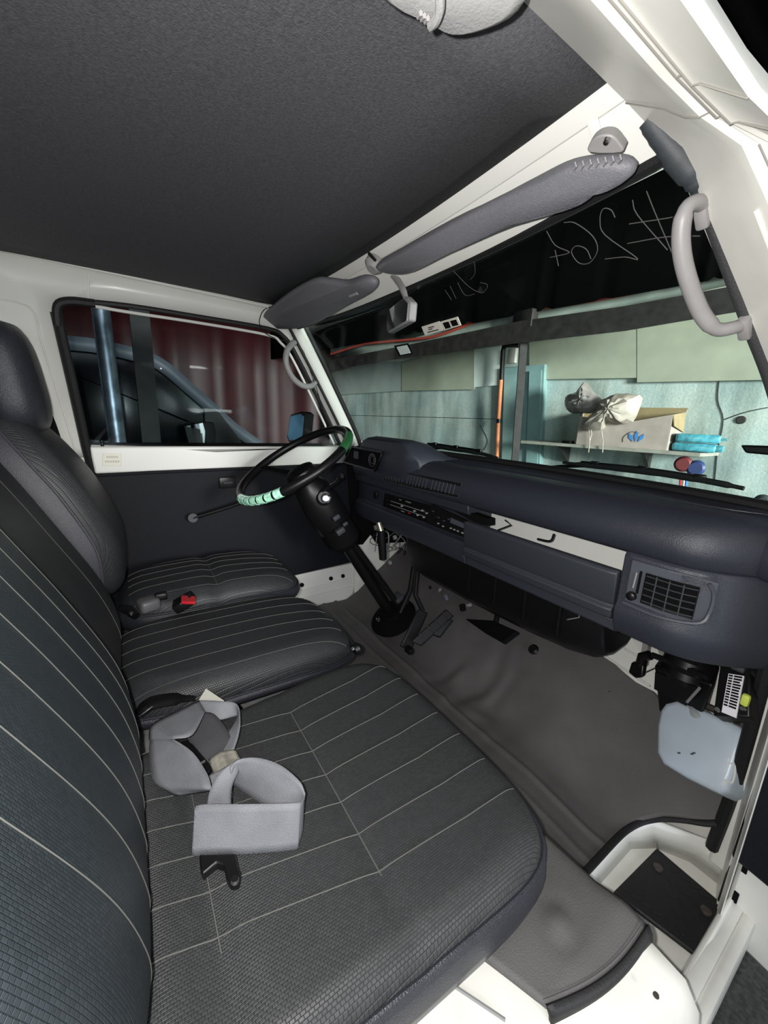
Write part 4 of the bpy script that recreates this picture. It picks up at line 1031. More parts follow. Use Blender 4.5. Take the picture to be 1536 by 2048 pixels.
# passenger pillar weatherstrip with its thick grey cap
wsn = thing('weatherstrip', 'dark grey weatherstrip with a thick rounded cap along the passenger pillar', 'weatherstrip', (.57, .6, .2))
def pj(px, py, d=0): return onp(px, py, Vector((0, .7685, 0))-Vector((0, .81, .59))*d, (0, 1, .7267))
cap = [pj(1296, 236, .022), pj(1314, 260, .020), pj(1340, 292, .016), pj(1368, 325, .011), pj(1390, 352, .008), pj(1400, 378, .004)]
b = MB(); b.tube(smooth_path(cap, 4), [.0095, .0105, .0115, .0130, .0145, .0145, .012, .009], 14); link('strip_cap', b, DGREY, wsn, angle=70)
stp = [pj(1396, 366, .003), pj(1420, 430, .003), pj(1456, 530, .003), pj(1500, 650, .003), pj(1540, 755, .003), pj(1570, 860, .003)]
b = MB(); b.tube(smooth_path(stp, 4), .0085, 10, flat=(1, .8)); link('strip_rubber', b, mat('strip_rubber', (.035, .035, .038), .7, bump=.5, bscale=500), wsn)

# thin wire running down the driver pillar
b = MB(); b.tube(smooth_path([at(545, 612, X=-.60), at(526, 622, X=-.60), at(519, 648, X=-.61), at(536, 670, X=-.62), at(575, 684, X=-.63), at(603, 697, X=-.625), at(618, 735, X=-.635), at(632, 775, X=-.65), at(640, 800, X=-.66), at(652, 845, X=-.69), at(655, 870, X=-.70)], 6), .0015, 6)
link('pillar_wire', b, BLACK, label='thin black wire looping down the driver A pillar', cat='wire')

# light grey vinyl pad at the roof edge, top of the frame
pdz = thing('roof_pad', 'light grey vinyl covered pad at the roof edge above the passenger', 'pad', (.42, .25, .33))
def rf(px, py, z=.335): return at(px, py, Z=z)
o1 = [rf(x, y, .31) for x, y in ((765, 0), (850, 44), (905, 72), (975, 60), (1040, 22), (1060, -60), (900, -160), (700, -120))]
def shrk(P, s_, dz):
    c = sum(P, Vector())/len(P); return [c+(q-c)*s_+Vector((0, 0, dz)) for q in P]
o1s = smooth_path(o1, 3, True)
b = MB(); b.loft([shrk(o1s, .96, .036), shrk(o1s, 1.0, .026), shrk(o1s, 1.0, .008), shrk(o1s, .97, 0), shrk(o1s, .80, -.004)]); link('pad_body', b, PAD, pdz, angle=60)
b = MB(); b.tube(smooth_path([rf(862, 50, .302), rf(872, 40, .298), rf(880, 15, .296), rf(878, -40, .296)], 4), .0035, 8); link('pad_ridge', b, PAD, pdz)
b = MB()
for k in range(5): b.tube([rf(836+k*7, 34+k*5, .304), rf(842+k*7, 26+k*5, .302)], .0018, 5)
link('pad_stitching', b, LGREY, pdz)

# ================================================================== BELTS AND SMALL THINGS ON THE SEATS
def ribbon(name, secs, m, parent, n=5, th=.0016, curl=.0):
    A = smooth_path([at(a[0], a[1], Z=a[2]) for a, c in secs], n); B = smooth_path([at(c[0], c[1], Z=c[2]) for a, c in secs], n)
    K = 7; b = MB(); uv = []; L = 0; rows = []
    for i, (p, q) in enumerate(zip(A, B)):
        rows.append([p.lerp(q, k/(K-1)) for k in range(K)])
    b.grid(rows); return link(name, b, m, parent, solid=th, angle=60)
sb = thing('seat_belt', 'grey seat belt webbing coiled on the passenger cushion with its black latch', 'seat belt', at(490, 1660, Z=-.545))
z0 = -.541
ribbon('webbing', [((388, 1625, -.500), (388, 1708, z0)), ((400, 1610, -.492), (392, 1712, z0)), ((490, 1609, -.488), (490, 1708, z0)), ((585, 1607, -.488), (585, 1700, z0)), ((604, 1602, -.490), (598, 1690, z0)), ((610, 1585, -.494), (606, 1665, z0))], BELT, sb)
ribbon('webbing', [((609, 1588, -.490), (606, 1625, -.52)), ((598, 1562, -.482), (575, 1612, -.51)), ((560, 1530, -.478), (535, 1612, -.515)), ((515, 1516, -.478), (487, 1585, -.52)), ((478, 1520, -.480), (462, 1572, -.525)), ((462, 1535, -.484), (465, 1600, -.53))], BELT, sb)
ribbon('webbing', [((475, 1518, -.482), (478, 1540, -.50)), ((440, 1545, -.488), (463, 1575, -.505)), ((420, 1580, -.495), (462, 1612, -.512)), ((412, 1620, -.50), (465, 1625, -.515))], BELT, sb)
b = MB()
lat = [at(x, y, Z=z0+.010) for x, y in ((398, 1708), (472, 1706), (478, 1735), (482, 1745), (478, 1765), (462, 1768), (452, 1752), (448, 1730), (432, 1725), (405, 1748), (400, 1735))]
b.prism(lat, (0, 0, -.012)); link('belt_latch', b, BLACK, sb, bevel=.002)
b = MB(); b.lathe(at(470, 1762, Z=z0+.010), (0, 0, 1), [(.005, 0), (.004, .004)], 12); link('latch_stud', b, CHROME, sb)
sb2 = thing('seat_belt', 'grey seat belt webbing folded in angular loops beside the seat back', 'seat belt', at(360, 1500, Z=-.55))
ribbon('webbing', [((398, 1402, -.505), (410, 1425, -.50)), ((350, 1425, -.50), (385, 1470, -.495)), ((305, 1450, -.50), (350, 1478, -.49)), ((299, 1480, -.51), (350, 1480, -.488))], BELT, sb2)
ribbon('webbing', [((302, 1455, -.512), (345, 1480, -.492)), ((298, 1500, -.52), (385, 1505, -.495)), ((302, 1548, -.53), (415, 1550, -.50)), ((318, 1573, -.532), (422, 1578, -.505)), ((350, 1593, -.54), (424, 1582, -.52))], BELT, sb2)
ribbon('webbing', [((392, 1400, -.505), (420, 1435, -.52)), ((440, 1402, -.50), (440, 1440, -.52)), ((474, 1408, -.50), (475, 1432, -.52)), ((481, 1440, -.505), (470, 1445, -.52)), ((478, 1470, -.515), (450, 1475, -.525)), ((468, 1502, -.525), (430, 1510, -.535))], BELT, sb2)
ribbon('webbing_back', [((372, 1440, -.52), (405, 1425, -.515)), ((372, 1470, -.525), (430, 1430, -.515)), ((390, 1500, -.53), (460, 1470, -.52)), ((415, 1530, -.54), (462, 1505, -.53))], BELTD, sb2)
ribbon('stitched_loop', [((418, 1520, -.53), (430, 1550, -.53)), ((440, 1505, -.52), (452, 1540, -.52)), ((470, 1500, -.525), (480, 1518, -.53))], mat('belt_stitched_end', (.30, .28, .24), .6, noise=.4, nscale=60), sb2)
ribbon('webbing', [((418, 1552, -.52), (422, 1580, -.53)), ((450, 1535, -.512), (440, 1562, -.52)), ((478, 1520, -.50), (470, 1540, -.51))], BELT, sb2)
slab([at(360, 1482, Z=-.528), at(378, 1478, Z=-.525), at(425, 1535, Z=-.528), at(412, 1550, Z=-.528)], .006, BLACK, 'belt_tongue', sb2, bevel=.002)
b = MB(); b.tube([at(398, 1530, Z=-.518), at(410, 1522, Z=-.518)], .002, 6); link('tongue_plate', b, CHROME, sb2)
# slip of card by the belt
b = MB(); b.prism([at(395, 1405, Z=-.515), at(412, 1378, Z=-.515), at(448, 1402, Z=-.515), at(430, 1425, Z=-.515)], (0, 0, .001)); link('paper_slip', b, PAPER, label='cream paper slip tucked between the seats behind the folded belt', cat='paper')
# buckles between the middle and passenger seats, and between driver and middle
bu = thing('seat_belt_buckle', 'black buckle stalk lying in the gap behind the passenger belt', 'buckle', at(310, 1400, Z=-.60))
b = MB(); b.tube(smooth_path([at(276, 1430, Z=-.58), at(300, 1408, Z=-.57), at(340, 1398, Z=-.57), at(390, 1392, Z=-.58)], 4), [.012, .016, .016, .012], 10, flat=(1, .6)); link('buckle_stalk', b, BLACK, bu)
b = MB(); b.tube([at(278, 1432, Z=-.563), at(305, 1412, Z=-.553)], .0035, 8); link('chrome_edge', b, CHROME, bu)
bu2 = thing('seat_belt_buckle', 'black buckle with a red release button between driver and middle seat', 'buckle', at(370, 1200, Z=-.56))
b = MB(); q = at(368, 1204, Z=-.515); b.box(q, (.045, .055, .026), Matrix.Rotation(.5, 3, 'X') @ Matrix.Rotation(-.2, 3, 'Z'), .005); link('buckle_body', b, BLACK, bu2)
b = MB(); b.prism([at(x, y, Z=-.495) for x, y in ((362, 1190), (392, 1192), (390, 1204), (362, 1203))], (0, 0, -.008)); link('release_button', b, RED, bu2, bevel=.002)
b = MB(); b.lathe(at(362, 1208, Z=-.498), (0, 0, 1), [(.003, 0), (.002, .003)], 8); link('buckle_rivet', b, CHROME, bu2)
bu3 = thing('seat_belt_buckle', 'dull grey buckle cover beside the driver seat back', 'buckle', at(300, 1210, Z=-.56))
b = MB(); b.box(at(297, 1208, Z=-.525), (.05, .05, .035), Matrix.Rotation(.3, 3, 'Z'), .010, 3); link('buckle_cover', b, mat('dull_grey_cover', (.10, .10, .105), .45), bu3)
b = MB(); b.box(at(322, 1192, Z=-.51), (.022, .03, .02), None, .004); link('buckle_tip', b, BLACK, bu3)
bu4 = thing('hinge_bracket', 'black hinge bracket with a shiny bolt at the foot of the middle seat back', 'hinge', at(255, 1225, Z=-.55))
b = MB(); b.tube([at(242, 1215, Z=-.52), at(258, 1220, Z=-.52), at(272, 1232, Z=-.53)], [.010, .013, .010], 8); link('hinge_plate', b, BLACK, bu4)
b = MB(); b.lathe(at(262, 1228, Z=-.512), (.4, 0, 1), [(.006, 0), (.005, .004), (.002, .006)], 12); link('hinge_bolt', b, CHROME, bu4)
b = MB(); b.lathe(at(708, 1300, Z=-.60), (0, 1, .2), [(.014, 0), (.016, .012), (.008, .02)], 14); b2 = link('seat_latch', b, BLACK, label='small black latch knob between the fronts of two seats', cat='latch')
b = MB(); b.lathe(at(706, 1298, Z=-.588), (0, -.3, 1), [(.005, 0), (.004, .004)], 10); link('latch_pin', b, STEEL, b2)

# ================================================================== OUTSIDE: WIPERS, MIRROR
def wiper(name, label, pts, arm):
    t = thing(name, label, 'wiper', wsp(*pts[0]))
    def g(x, y, o=-.02): return wsp(x, y, o)
    b = MB(); P = [g(x, y) for x, y in pts]
    b.tube(smooth_path(P, 5), [.004, .007, .008, .007, .006, .004], 8, flat=(.7, 1)); link('blade', b, RUBBER, t)
    L = smooth_path([g(x, y-5+.0, -.03) for x, y in pts], 5); n = len(L)
    b = MB(); b.tube(L[int(n*.12):int(n*.75)], .004, 6); link('bridge', b, BLACK, t)
    for f in (.2, .45, .7):
        b = MB(); q = L[int(n*f)]; b.box(q, (.022, .012, .012), None, .003); link('yoke', b, BLACK, t)
    b = MB(); b.tube([g(x, y, -.035) for x, y in arm], [.006, .005, .004], 8); link('wiper_arm', b, BLACK, t)
    return t
wiper('wiper', 'black wiper at rest outside the driver half of the windscreen', [(834, 891), (870, 893), (905, 898), (940, 903), (970, 909), (996, 916)], [(830, 906), (862, 897), (900, 896)])
wiper('wiper', 'longer black wiper outside the passenger half of the windscreen', [(1126, 925), (1190, 932), (1270, 940), (1350, 951), (1430, 965), (1488, 977)], [(1060, 940), (1120, 933), (1200, 930), (1260, 936)])
sm = thing('side_mirror', 'dark driver side wing mirror with a painted blue reflection outside the window', 'mirror', at(590, 885, X=-.92))
smp = [at(x, y, X=-.90) for x, y in ((580, 828), (604, 822), (612, 828), (608, 872), (602, 885), (576, 885), (573, 872))]
b = MB(); b.prism(smp, (-.02, .05, 0)); link('mirror_shell', b, BLACK, sm, bevel=.006)
cs = sum(smp, Vector())/len(smp)
b = MB(); b.prism([cs+(q-cs)*.82+Vector((.002, -.004, 0)) for q in smp], (-.002, .003, 0)); link('mirror_glass', b, TAN, sm)
b = MB(); b.tube([cs+Vector((0, .02, -.04)), cs+Vector((.06, .05, -.14)), cs+Vector((.12, .08, -.2))], .008, 8); link('mirror_arm', b, BLACK, sm)
# passenger wing mirror tip
b = MB(); b.prism([at(x, y, Y=1.15) for x, y in ((1480, 890), (1545, 892), (1600, 900), (1600, 915), (1545, 911), (1490, 906))], (0, .05, 0)); link('side_mirror', b, BLACK, label='black passenger wing mirror bracket beyond the right of the windscreen', cat='mirror', bevel=.004)

# open passenger door
d2 = thing('door_2', 'opened passenger door edge at the right', None, (.80, .95, -.9), kind='structure')
dr = Matrix.Rotation(math.radians(28), 3, 'Z')
def dq(u, d, z): # u along door from hinge, d depth
    v = Vector((math.cos(math.radians(-8)), math.sin(math.radians(-8)), 0)); w = Vector((-v.y, v.x, 0))
    return Vector((.712, .905, z))+v*u+w*d
b = MB(); b.hexa([dq(0, 0, -.96), dq(1.0, 0, -.96), dq(1.0, .08, -.96), dq(0, .08, -.96), dq(0, 0, -.10), dq(1.0, 0, -.10), dq(1.0, .08, -.10), dq(0, .08, -.10)]); link('door_skin', b, WHITE, d2, bevel=.008)
b = MB(); b.hexa([dq(-.004, -.03, -.77), dq(.95, -.03, -.77), dq(.95, 0, -.77), dq(-.004, 0, -.77), dq(-.004, -.03, -.53), dq(.95, -.03, -.53), dq(.95, 0, -.53), dq(-.004, 0, -.53)]); link('trim_panel', b, TRIM, d2, bevel=.006)
b = MB(); b.tube([dq(-.004, -.004, -.90), dq(-.004, -.004, -.7), dq(-.004, -.004, -.55)], .005, 8); link('door_seal', b, RUBBER, d2)
for z in (-.78, -.88):
    b = MB(); b.box(dq(.012, -.001, z), (.008, .004, .05), None, .001); link('access_hole', b, BLACKM, d2)

# ================================================================== THE GARAGE
def wallpt(s, z, off=0):   # s metres along the wall from (0,2.76)
    return Vector((0, 2.76, z))+WDIR*s+WN*off
b = MB(); b.prism([wallpt(-3.42, -1.63), wallpt(2.8, -1.63), wallpt(2.8, .90), wallpt(-3.42, .90)], -WN*.12); gwall = struct('wall_front', b, MINT); gwall['label'] = 'stained mint painted garage wall in front of the van'
def board(pts, m, off=.012, th=.012, name='wall_board'):
    b = MB(); b.prism([gw(x, y, off) for x, y in pts], WN*th); return link(name, b, m, gwall)
board([(664, 700), (805, 680), (805, 782), (664, 791)], SAGE2)
board([(805, 640), (950, 620), (950, 779), (805, 782)], SAGE, .016)
board([(948, 600), (1003, 600), (1003, 770), (948, 775)], WBOARD, .014)
board([(1060, 560), (1275, 540), (1275, 756), (1090, 759), (1060, 759)], SAGE, .016)
board([(1275, 540), (1640, 500), (1640, 758), (1275, 765)], SAGE, .018)
for ln in ([(1440, 748), (1436, 800), (1447, 840), (1436, 900), (1430, 960)], [(1447, 840), (1490, 825), (1536, 815)], [(960, 850), (975, 880), (968, 900)], [(640, 830), (760, 832), (990, 838)]):
    b = MB(); b.tube(smooth_path([gw(x, y, .003) for x, y in ln], 4), .0022, 5); link('wall_crack', b, DGREY, gwall)
b = MB(); b.lathe(gw(1482, 840, .002), tuple(WN), [(.022, 0), (.018, .006)], 10); link('wall_hole', b, POST, gwall)
# pilaster
pil = thing('pilaster', 'aqua painted pilaster behind the dark steel post', 'pilaster', gw(1045, 990, .05))
b = MB(); a = gw(1008, 735, .06); c_ = gw(1090, 728, .06); b.prism([a, c_, gw(1076, 1010, .06), gw(1000, 1010, .06)], -WN*.06); link('pilaster_body', b, AQUA, pil, bevel=.004)
b = MB(); b.prism([gw(1060, 742, .066), gw(1084, 740, .066), gw(1072, 1000, .066), gw(1050, 1000, .066)], WN*.01); link('pilaster_edge', b, AQUA, pil)
# roofing above the wall: pale sheet, hose, beam, post
def gb(px, py, off=.45): return gw(px, py, off)
b = MB(); T = [(660, 720), (800, 693), (1040, 642), (1250, 612), (1450, 575), (1620, 545)]; Bm = [(660, 740), (800, 717), (1040, 686), (1250, 662), (1450, 628), (1620, 600)]
b.loft([[gb(*t, .42), gb(*q, .42), gb(*q, .50), gb(*t, .50)] for t, q in zip(T, Bm)], True); link('roof_beam', b, POST, label='dark steel roof beam running along the garage wall', cat='beam')
pt = thing('steel_post', 'dark steel post carrying the beam in front of the orange pipe', 'post', gb(1030, 1010))
b = MB(); q0, q1 = gb(1050, 650, .44), gb(1027, 960, .44); q1 = q1+(q1-q0)*2.2
b.tube([q0, q1], .030, 4, flat=(1, 1)); link('post_body', b, POST, pt, angle=20)
b = MB(); b.box(gb(1050, 640, .46), (.14, .06, .10), None, .004); link('post_head', b, POST, pt)
b = MB(); rows = []
tt = [(660, 713), (745, 688), (800, 690), (960, 645), (1050, 618), (1200, 592), (1350, 560), (1460, 535), (1620, 500)]
for i, (x, y) in enumerate(tt): 
    rows.append([gw(x, y-6, .40), gw(x, y+8, .39), gw(x, y+22, .40), gw(x, y+34, .38)])
b.grid(rows); link('roof_sheeting', b, CURT, label='pale green sheeting hanging behind the beam under the roof', cat='sheeting', solid=.004)
b = MB(); b.tube(smooth_path([gw(x, y, .43) for x, y in [(662, 708), (720, 690), (745, 686), (850, 676), (900, 663), (960, 640), (1040, 623), (1200, 598), (1330, 571), (1460, 540), (1620, 505)]], 5), .010, 8); link('red_hose', b, HOSE, label='red hose strung along the top of the garage wall', cat='hose')
# orange conduit and black elbow
cn = thing('conduit_pipe', 'orange conduit with a black elbow running down the garage wall', 'pipe', gw(995, 960, .09))
b = MB(); b.tube([gw(1003, 745, .09), gw(997, 840, .09), gw(990, 1000, .09)], .015, 10); link('orange_pipe', b, ORANGE, cn)
b = MB(); b.tube(smooth_path([gw(1003, 760, .09), gw(1006, 705, .09), gw(1010, 692, .10), gw(1022, 690, .12), gw(1040, 690, .16)], 4), .017, 10); link('black_elbow', b, BLACK, cn)
b = MB(); b.box(gw(1025, 712, .05), (.07, .03, .10), None, .003); link('meter_box', b, PAPER, cn)
b = MB(); b.cyl(gw(998, 838, .09), gw(997.5, 846, .09), .019, 12); link('pipe_clip', b, BLACK, cn)
# shelf
sh = thing('wall_shelf', 'narrow board shelf fixed to the garage wall', 'shelf', gw(1200, 900, .15))
def shp(px, py, z=-.118): return at(px, py, Z=z)
zs = gw(1200, 893, .16).z
sA = Vector(gw(1042, 881, .30)); zs = sA.z
s0, s1 = gw(1042, 881, .30), gw(1400, 910, .30)
s1 = Vector((s1.x, s1.y, s0.z)); dv = (s1-s0)
b = MB(); b.prism([s0, s0+dv*1.0, s0+dv*1.06-WN*.29, s0-WN*.29], (0, 0, -.018)); link('shelf_board', b, SHELF, sh)
for f in (.22, .72):
    q = s0+dv*f; b = MB(); b.prism([q-WN*.29+Vector((0, 0, -.018)), q-WN*.04+Vector((0, 0, -.018)), q-WN*.29+Vector((0, 0, -.14))], dv.normalized()*.02); link('shelf_bracket', b, POST, sh)
zt = s0.z
def sf(px, py, off): return gw(px, py, off)
# cardboard box
cb = thing('cardboard_box', 'open grey cardboard box with a blue leaf emblem on the shelf', 'box', gw(1250, 897, .2))
u0 = at(1150, 897, Z=zt+.002); 
def onshelf(px, off):   # point on shelf top under image column px
    # intersect wall-parallel plane at offset with the shelf height near column px
    best = gw(px, 890, off); return Vector((best.x, best.y, zt))
fl0, fl1 = onshelf(1152, .26), onshelf(1333, .26); bl0, bl1 = onshelf(1152, .05)+WDIR*.02, onshelf(1356, .05)
hb = .20
hL, hR = .235, .235
b = MB(); 
def wallq(a, c, h0, h1, th): 
    nrm = (c-a).cross(Vector((0, 0, 1))).normalized(); b.prism([a, c, c+Vector((0, 0, h1)), a.lerp(c, .5)+Vector((0, 0, min(h0, h1)*.80 if th > .003 else (h0+h1)/2)), a+Vector((0, 0, h0))], nrm*.004)
wallq(fl0, fl1, .17, .19, .004); link('front_panel', b, CARD, cb)
b = MB(); wallq(fl1, bl1, .19, .21, .002); link('side_panel', b, CARD, cb)
b = MB(); wallq(bl1, bl0, .20, .20, .002); link('back_panel', b, CARDY, cb)
b = MB(); wallq(bl0, fl0, .20, .17, .002); link('left_panel', b, CARD, cb)
b = MB(); b.prism([fl1+Vector((0, 0, .19)), bl1+Vector((0, 0, .21)), bl1+Vector((.01, 0, .10)), fl1+Vector((.015, 0, .13))], WDIR*.004); link('side_flap', b, CARDY, cb)
b = MB(); b.prism([bl0+Vector((0, 0, .2)), bl1+Vector((0, 0, .2)), bl1+Vector((.0, .03, .235)), bl0+Vector((0, .03, .235))], (0, .003, 0)); link('back_flap', b, CARDY, cb)
for sgn, sz in ((-1, 1), (0, 1.15), (1, 1)):
    c_ = fl0.lerp(fl1, .68)+Vector((0, 0, .035))+WN*.006
    a = sgn*.5; up_ = WDIR*math.sin(a)+Vector((0, 0, math.cos(a))); rt = WDIR*math.cos(a)-Vector((0, 0, math.sin(a)))
    c_ = c_+WDIR*sgn*.012
    b = MB(); b.prism([c_, c_+up_*.03*sz+rt*.010, c_+up_*.055*sz, c_+up_*.03*sz-rt*.010], WN*.001); link('leaf_emblem', b, BLUEP, cb)
b = MB(); b.tube(smooth_path([fl0.lerp(fl1, .55)+WN*.006+Vector((0, 0, z)) for z in (.03, .06)]+[fl0.lerp(fl1, .62)+WN*.006+Vector((0, 0, .09)), fl0.lerp(fl1, .7)+WN*.006+Vector((0, 0, .085))], 4), .0012, 5); link('emblem_arc', b, DGREY, cb)
# plastic bags: crumpled surfaces
def bag(name, label, pts, peak, m, off, seed, parent=None):
    rnd = random.Random(seed); c = Vector((0, 0, 0)); P = [gw(x, y, off) for x, y in pts]; P = smooth_path(P, 3, True); c = gw(*peak, off)
    rows = []
    for k, (s_, d) in enumerate(((1, 0), (.97, .03), (.82, .06), (.62, .085), (.40, .095), (.18, .10), (.02, .102))):
        rows.append([c+(q-c)*s_+WN*(d+(.016*noise.noise(q*28+Vector((seed, k*2.1, 0))) if 0 < k else 0))+Vector((0, 0, .010*noise.noise(q*34+Vector((k*1.7, 5, seed))))) for q in P])
    back = [[c+(q-c)*s_-WN*d for q in P] for s_, d in ((.9, .03), (.5, .05), (.02, .055))]
    b = MB(); b.grid(back[::-1]+rows, True); return link(name, b, m, label=label, cat='plastic bag', angle=25)
bag('plastic_bag', 'smoky plastic bag knotted to a peak on the left of the box', [(1172, 763), (1190, 785), (1206, 800), (1206, 822), (1170, 828), (1140, 825), (1131, 808), (1137, 790), (1155, 785)], (1170, 800), BAGD, .20, 3)
bag('plastic_bag', 'crumpled pale grey plastic bag spilling over the front of the box', [(1222, 792), (1245, 786), (1283, 792), (1280, 815), (1266, 843), (1240, 848), (1215, 842), (1203, 862), (1168, 858), (1172, 840), (1190, 825), (1205, 815), (1200, 804)], (1225, 818), BAG, .28, 9)
b = MB()
for a, c_ in (((1178, 860), (1177, 905)), ((1203, 862), (1205, 905)), ((1182, 858), (1180, 880))): b.tube([gw(*a, .31), gw((a[0]+c_[0])/2+2, (a[1]+c_[1])/2, .315), gw(*c_, .31)], .003, 6)
link('bag_strings', b, BAG, label='pale torn plastic strings hanging from the bag over the shelf edge', cat='strings')
# packets
for k, (dz, lab) in enumerate(((0, 'lower turquoise wipes packet in the stack right of the box'), (.048, 'upper turquoise wipes packet with printed top right of the box'))):
    q = onshelf(1340, .26); c0 = q+WDIR*(.10+.004*k)-WN*.085+Vector((0, 0, .024+dz))
    rt = Matrix.Rotation(math.radians(13.3+6*k), 3, 'Z')
    t = thing('wipes_packet', lab, 'packet', c0-Vector((0, 0, .022)), group='turquoise wipes packets on the shelf')
    b = MB(); b.box(c0, (.19, .13, .044), rt, .014, 3); link('packet_body', b, WIPE, t)
    b = MB(); b.box(c0+rt @ Vector((.105, 0, 0)), (.03, .12, .012 if k else .03), rt, .003); link('packet_fin', b, WIPE, t)
    if k: b = MB(); b.box(c0+Vector((-.01, 0, .0225)), (.10, .07, .003), rt, .001); link('packet_label', b, WIPED, t)
b = MB(); q = onshelf(1135, .24); b.box(q+Vector((0, 0, .010)), (.06, .05, .018), None, .006); km = link('key_fob', b, BLACK, label='small black glossy object at the left end of the shelf', cat='key fob')
# red and blue valves with cords
vb = thing('hose_fitting', 'red and dark blue round hose fittings with hanging cords below the shelf', 'fitting', gw(1385, 945, .2))
for px, py, m in ((1367, 928, RED), (1392, 936, BLUEF)):
    b = MB(); c_ = gw(px, py, .2); b.lathe(c_-WDIR*.0+WN*-.02, tuple(WN), [(.034, 0), (.042, .012), (.042, .04), (.030, .052)], 20); link('fitting_body', b, mat('faded_red', (.16, .03, .035), .5) if m is RED else m, vb)
for k, (px, m) in enumerate(((1360, RED), (1367, CREAM), (1372, BLUEP))):
    b = MB(); b.tube([gw(px+2, 948, .19), gw(px, 975, .19), gw(px-3, 1010, .19)], .006, 6); link('cord', b, m, vb)
b = MB(); b.lathe(gw(1525, 1002, .18), tuple(WN), [(.03, 0), (.035, .01), (.02, .03)], 16); link('wall_tap', b, DGREY, label='grey fitting low on the garage wall at the right', cat='fitting')

# garage shell: roof, left side hangings, ground
b = MB(); rows = []
zr = 1.28
for i in range(2):
    rows.append([(x, (-4.2 if i == 0 else 3.6), zr+.02*math.cos(x*40)) for x in [-4.4+.04*k for k in range(176)]])
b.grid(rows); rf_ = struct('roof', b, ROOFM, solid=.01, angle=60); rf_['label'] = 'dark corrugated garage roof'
b = MB(); b.box((-.8, -4.2, 0), (7.2, .05, 3.3)); struct('wall_back', b, BLACKM)['label'] = 'dark rear end of the garage'
b = MB(); b.box((0, 0, -1.66), (12, 12, .05)); struct('ground', b, GRND)['label'] = 'rough dark asphalt ground'
# upper dark band: near-black sheet standing for the dark void under the roof
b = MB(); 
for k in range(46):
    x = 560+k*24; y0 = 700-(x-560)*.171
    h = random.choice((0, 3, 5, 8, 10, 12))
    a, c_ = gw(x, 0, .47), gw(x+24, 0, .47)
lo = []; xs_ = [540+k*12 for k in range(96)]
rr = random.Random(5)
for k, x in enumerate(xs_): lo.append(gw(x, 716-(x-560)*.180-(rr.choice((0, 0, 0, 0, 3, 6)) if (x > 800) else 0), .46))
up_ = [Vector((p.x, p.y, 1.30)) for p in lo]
b.grid([lo, up_]); link('dark_void_sheet', b, ROOFM, rf_, solid=.01)
b = MB(); b.tube([(.9, .2, 1.15), (2.6, 2.2, 1.2)], .07, 4); link('rafter', b, mat('grey_rafter', (.10, .10, .10), .7, noise=.3, nscale=20), rf_)
# left side: maroon tarp, pole, dark post, parked car
tw = [(-3.3, y) for y in (-3.5, -1.5)]
b = MB(); rows = []
for i in range(64):
    y = -2.2+i*.07; x = -3.68+.03*math.sin(y*9)+.015*math.sin(y*23); rows.append([(x, y, -1.6), (x+.02, y, -.5), (x-.01, y, .4), (x, y, 1.28)])
b.grid(rows); link('maroon_tarp', b, TARPR, label='dark maroon tarpaulin hanging behind the parked car', cat='tarpaulin', solid=.004)
pp0, pp1 = at(200, 610, X=-1.12), at(236, 890, X=-1.10)
b = MB(); d_ = pp1-pp0; b.tube([pp0-d_*1.0, pp1+d_*1.5], .030, 16); link('steel_pole', b, STEEL, label='shiny galvanised steel pole outside the driver window', cat='pole')
b = MB(); a = at(285, 700, X=-1.35); b.box((a.x, a.y, -.2), (.07, .075, 2.9)); link('dark_post', b, POST, label='dark square post beside the galvanised pole', cat='post')
car = thing('parked_car', 'silver car parked beyond the driver window', 'car', (-2.3, 0, -1.63))
CX = -1.95
def cp(px, py, x=CX): return at(px, py, X=x)
# roof line and A pillar frame
top = [(-150, 670), (0, 676), (140, 686), (205, 694), (290, 715), (330, 735), (380, 778), (430, 822), (470, 858), (520, 893)]
b = MB(); tp_ = smooth_path([cp(x, y) for x, y in top], 5); b.tube(tp_, .036, 8, flat=(.35, 1), up=(0, .3, 1)); link('roof_frame', b, CARW, car, angle=80)
b = MB(); tp2 = smooth_path([cp(x, y+14, CX-.01) for x, y in top], 5); b.tube(tp2, .006, 6); link('drip_rail', b, BLACK, car)
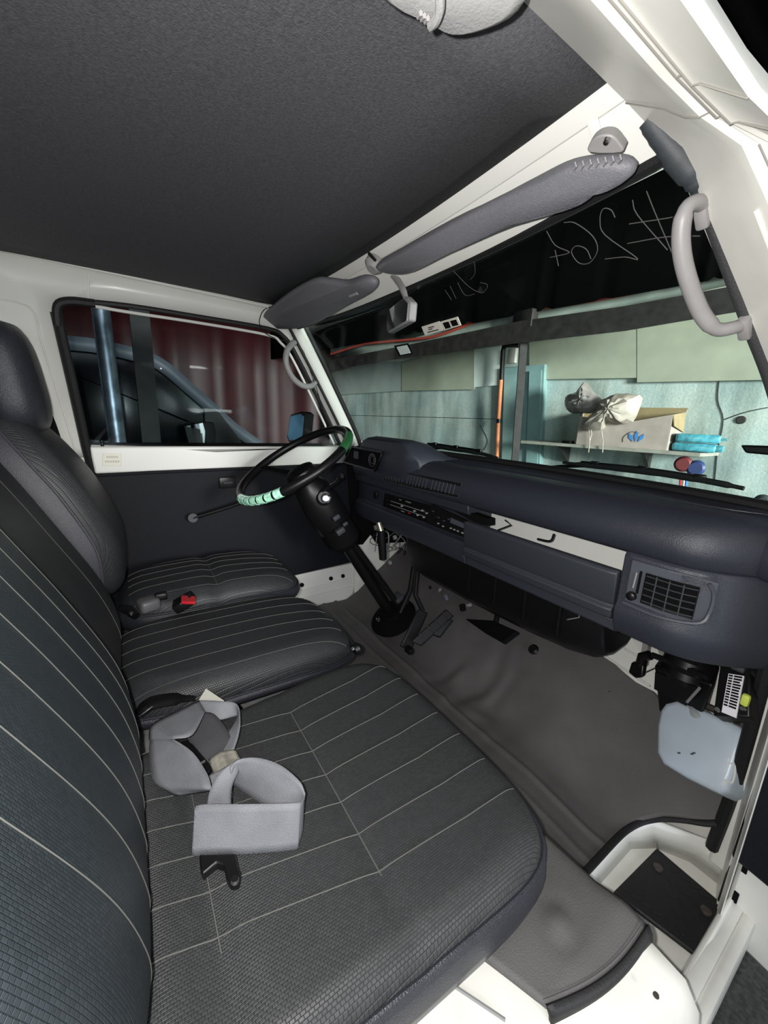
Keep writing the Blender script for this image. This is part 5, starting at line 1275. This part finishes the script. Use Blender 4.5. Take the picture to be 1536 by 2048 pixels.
# body (lower)
bw0 = cp(0, 893).z
prof = [(-2.6, -.60), (-2.6, bw0-.05), (-2.0, bw0), (.8, bw0-.03), (.95, bw0-.12), (1.45, bw0-.22), (1.6, -.55), (1.6, -1.25), (-2.6, -1.25)]
b = MB(); b.prism([(CX-.03, y, z) for y, z in prof], (-1.55, 0, 0)); link('car_body', b, CARW, car, bevel=.04)
gp_ = [cp(x, y+12, CX-.03) for x, y in top[1:]]+[cp(520, 900, CX-.03), cp(0, 900, CX-.03)]
b = MB(); b.prism(gp_, (-.02, 0, 0)); link('side_glass', b, CARG, car)
rfp = [Vector((CX-.06, p.y, p.z)) for p in tp_]
b = MB(); b.grid([[p for p in rfp], [Vector((p.x-.7, p.y+.05, p.z+.05)) for p in rfp], [Vector((p.x-1.40, p.y, p.z)) for p in rfp]]); link('car_roof', b, CARW, car, solid=.02)
for yy in (-1.7, 1.05):
    b = MB(); b.lathe((CX-.20, yy, -1.31), (1, 0, 0), [(.20, 0), (.31, .02), (.32, .08), (.31, .17), (.19, .19)], 28); wh = link('car_wheel', b, RUBBER, car)
    b = MB(); b.lathe((CX-.02, yy, -1.31), (1, 0, 0), [(.19, 0), (.17, .015), (.05, .02)], 20); link('wheel_rim', b, STEEL, wh)
b = MB(); b.prism([cp(x, y, CX+.02) for x, y in ((0, 878), (140, 876), (300, 890), (300, 897), (0, 897))], (-.03, 0, 0)); link('door_top', b, CARW, car)
m0 = [cp(x, y, CX+.18) for x, y in ((366, 850), (408, 842), (414, 862), (412, 890), (376, 890))]
b = MB(); b.prism(m0, (-.03, .06, 0)); link('wing_mirror', b, BLACK, car, bevel=.01)
cm2 = sum(m0, Vector())/len(m0); b = MB(); b.prism([cm2+(q-cm2)*.85+Vector((.003, -.004, 0)) for q in m0], (-.002, .003, 0)); link('mirror_face', b, MIRR, car)
b = MB(); b.prism([cp(x, y, CX+.03) for x, y in ((410, 815), (435, 820), (490, 893), (412, 893))], (-.04, 0, 0)); link('quarter_panel', b, BLACK, car)
for x_ in SC.objects:
    if '_o' in x_: del x_['_o']
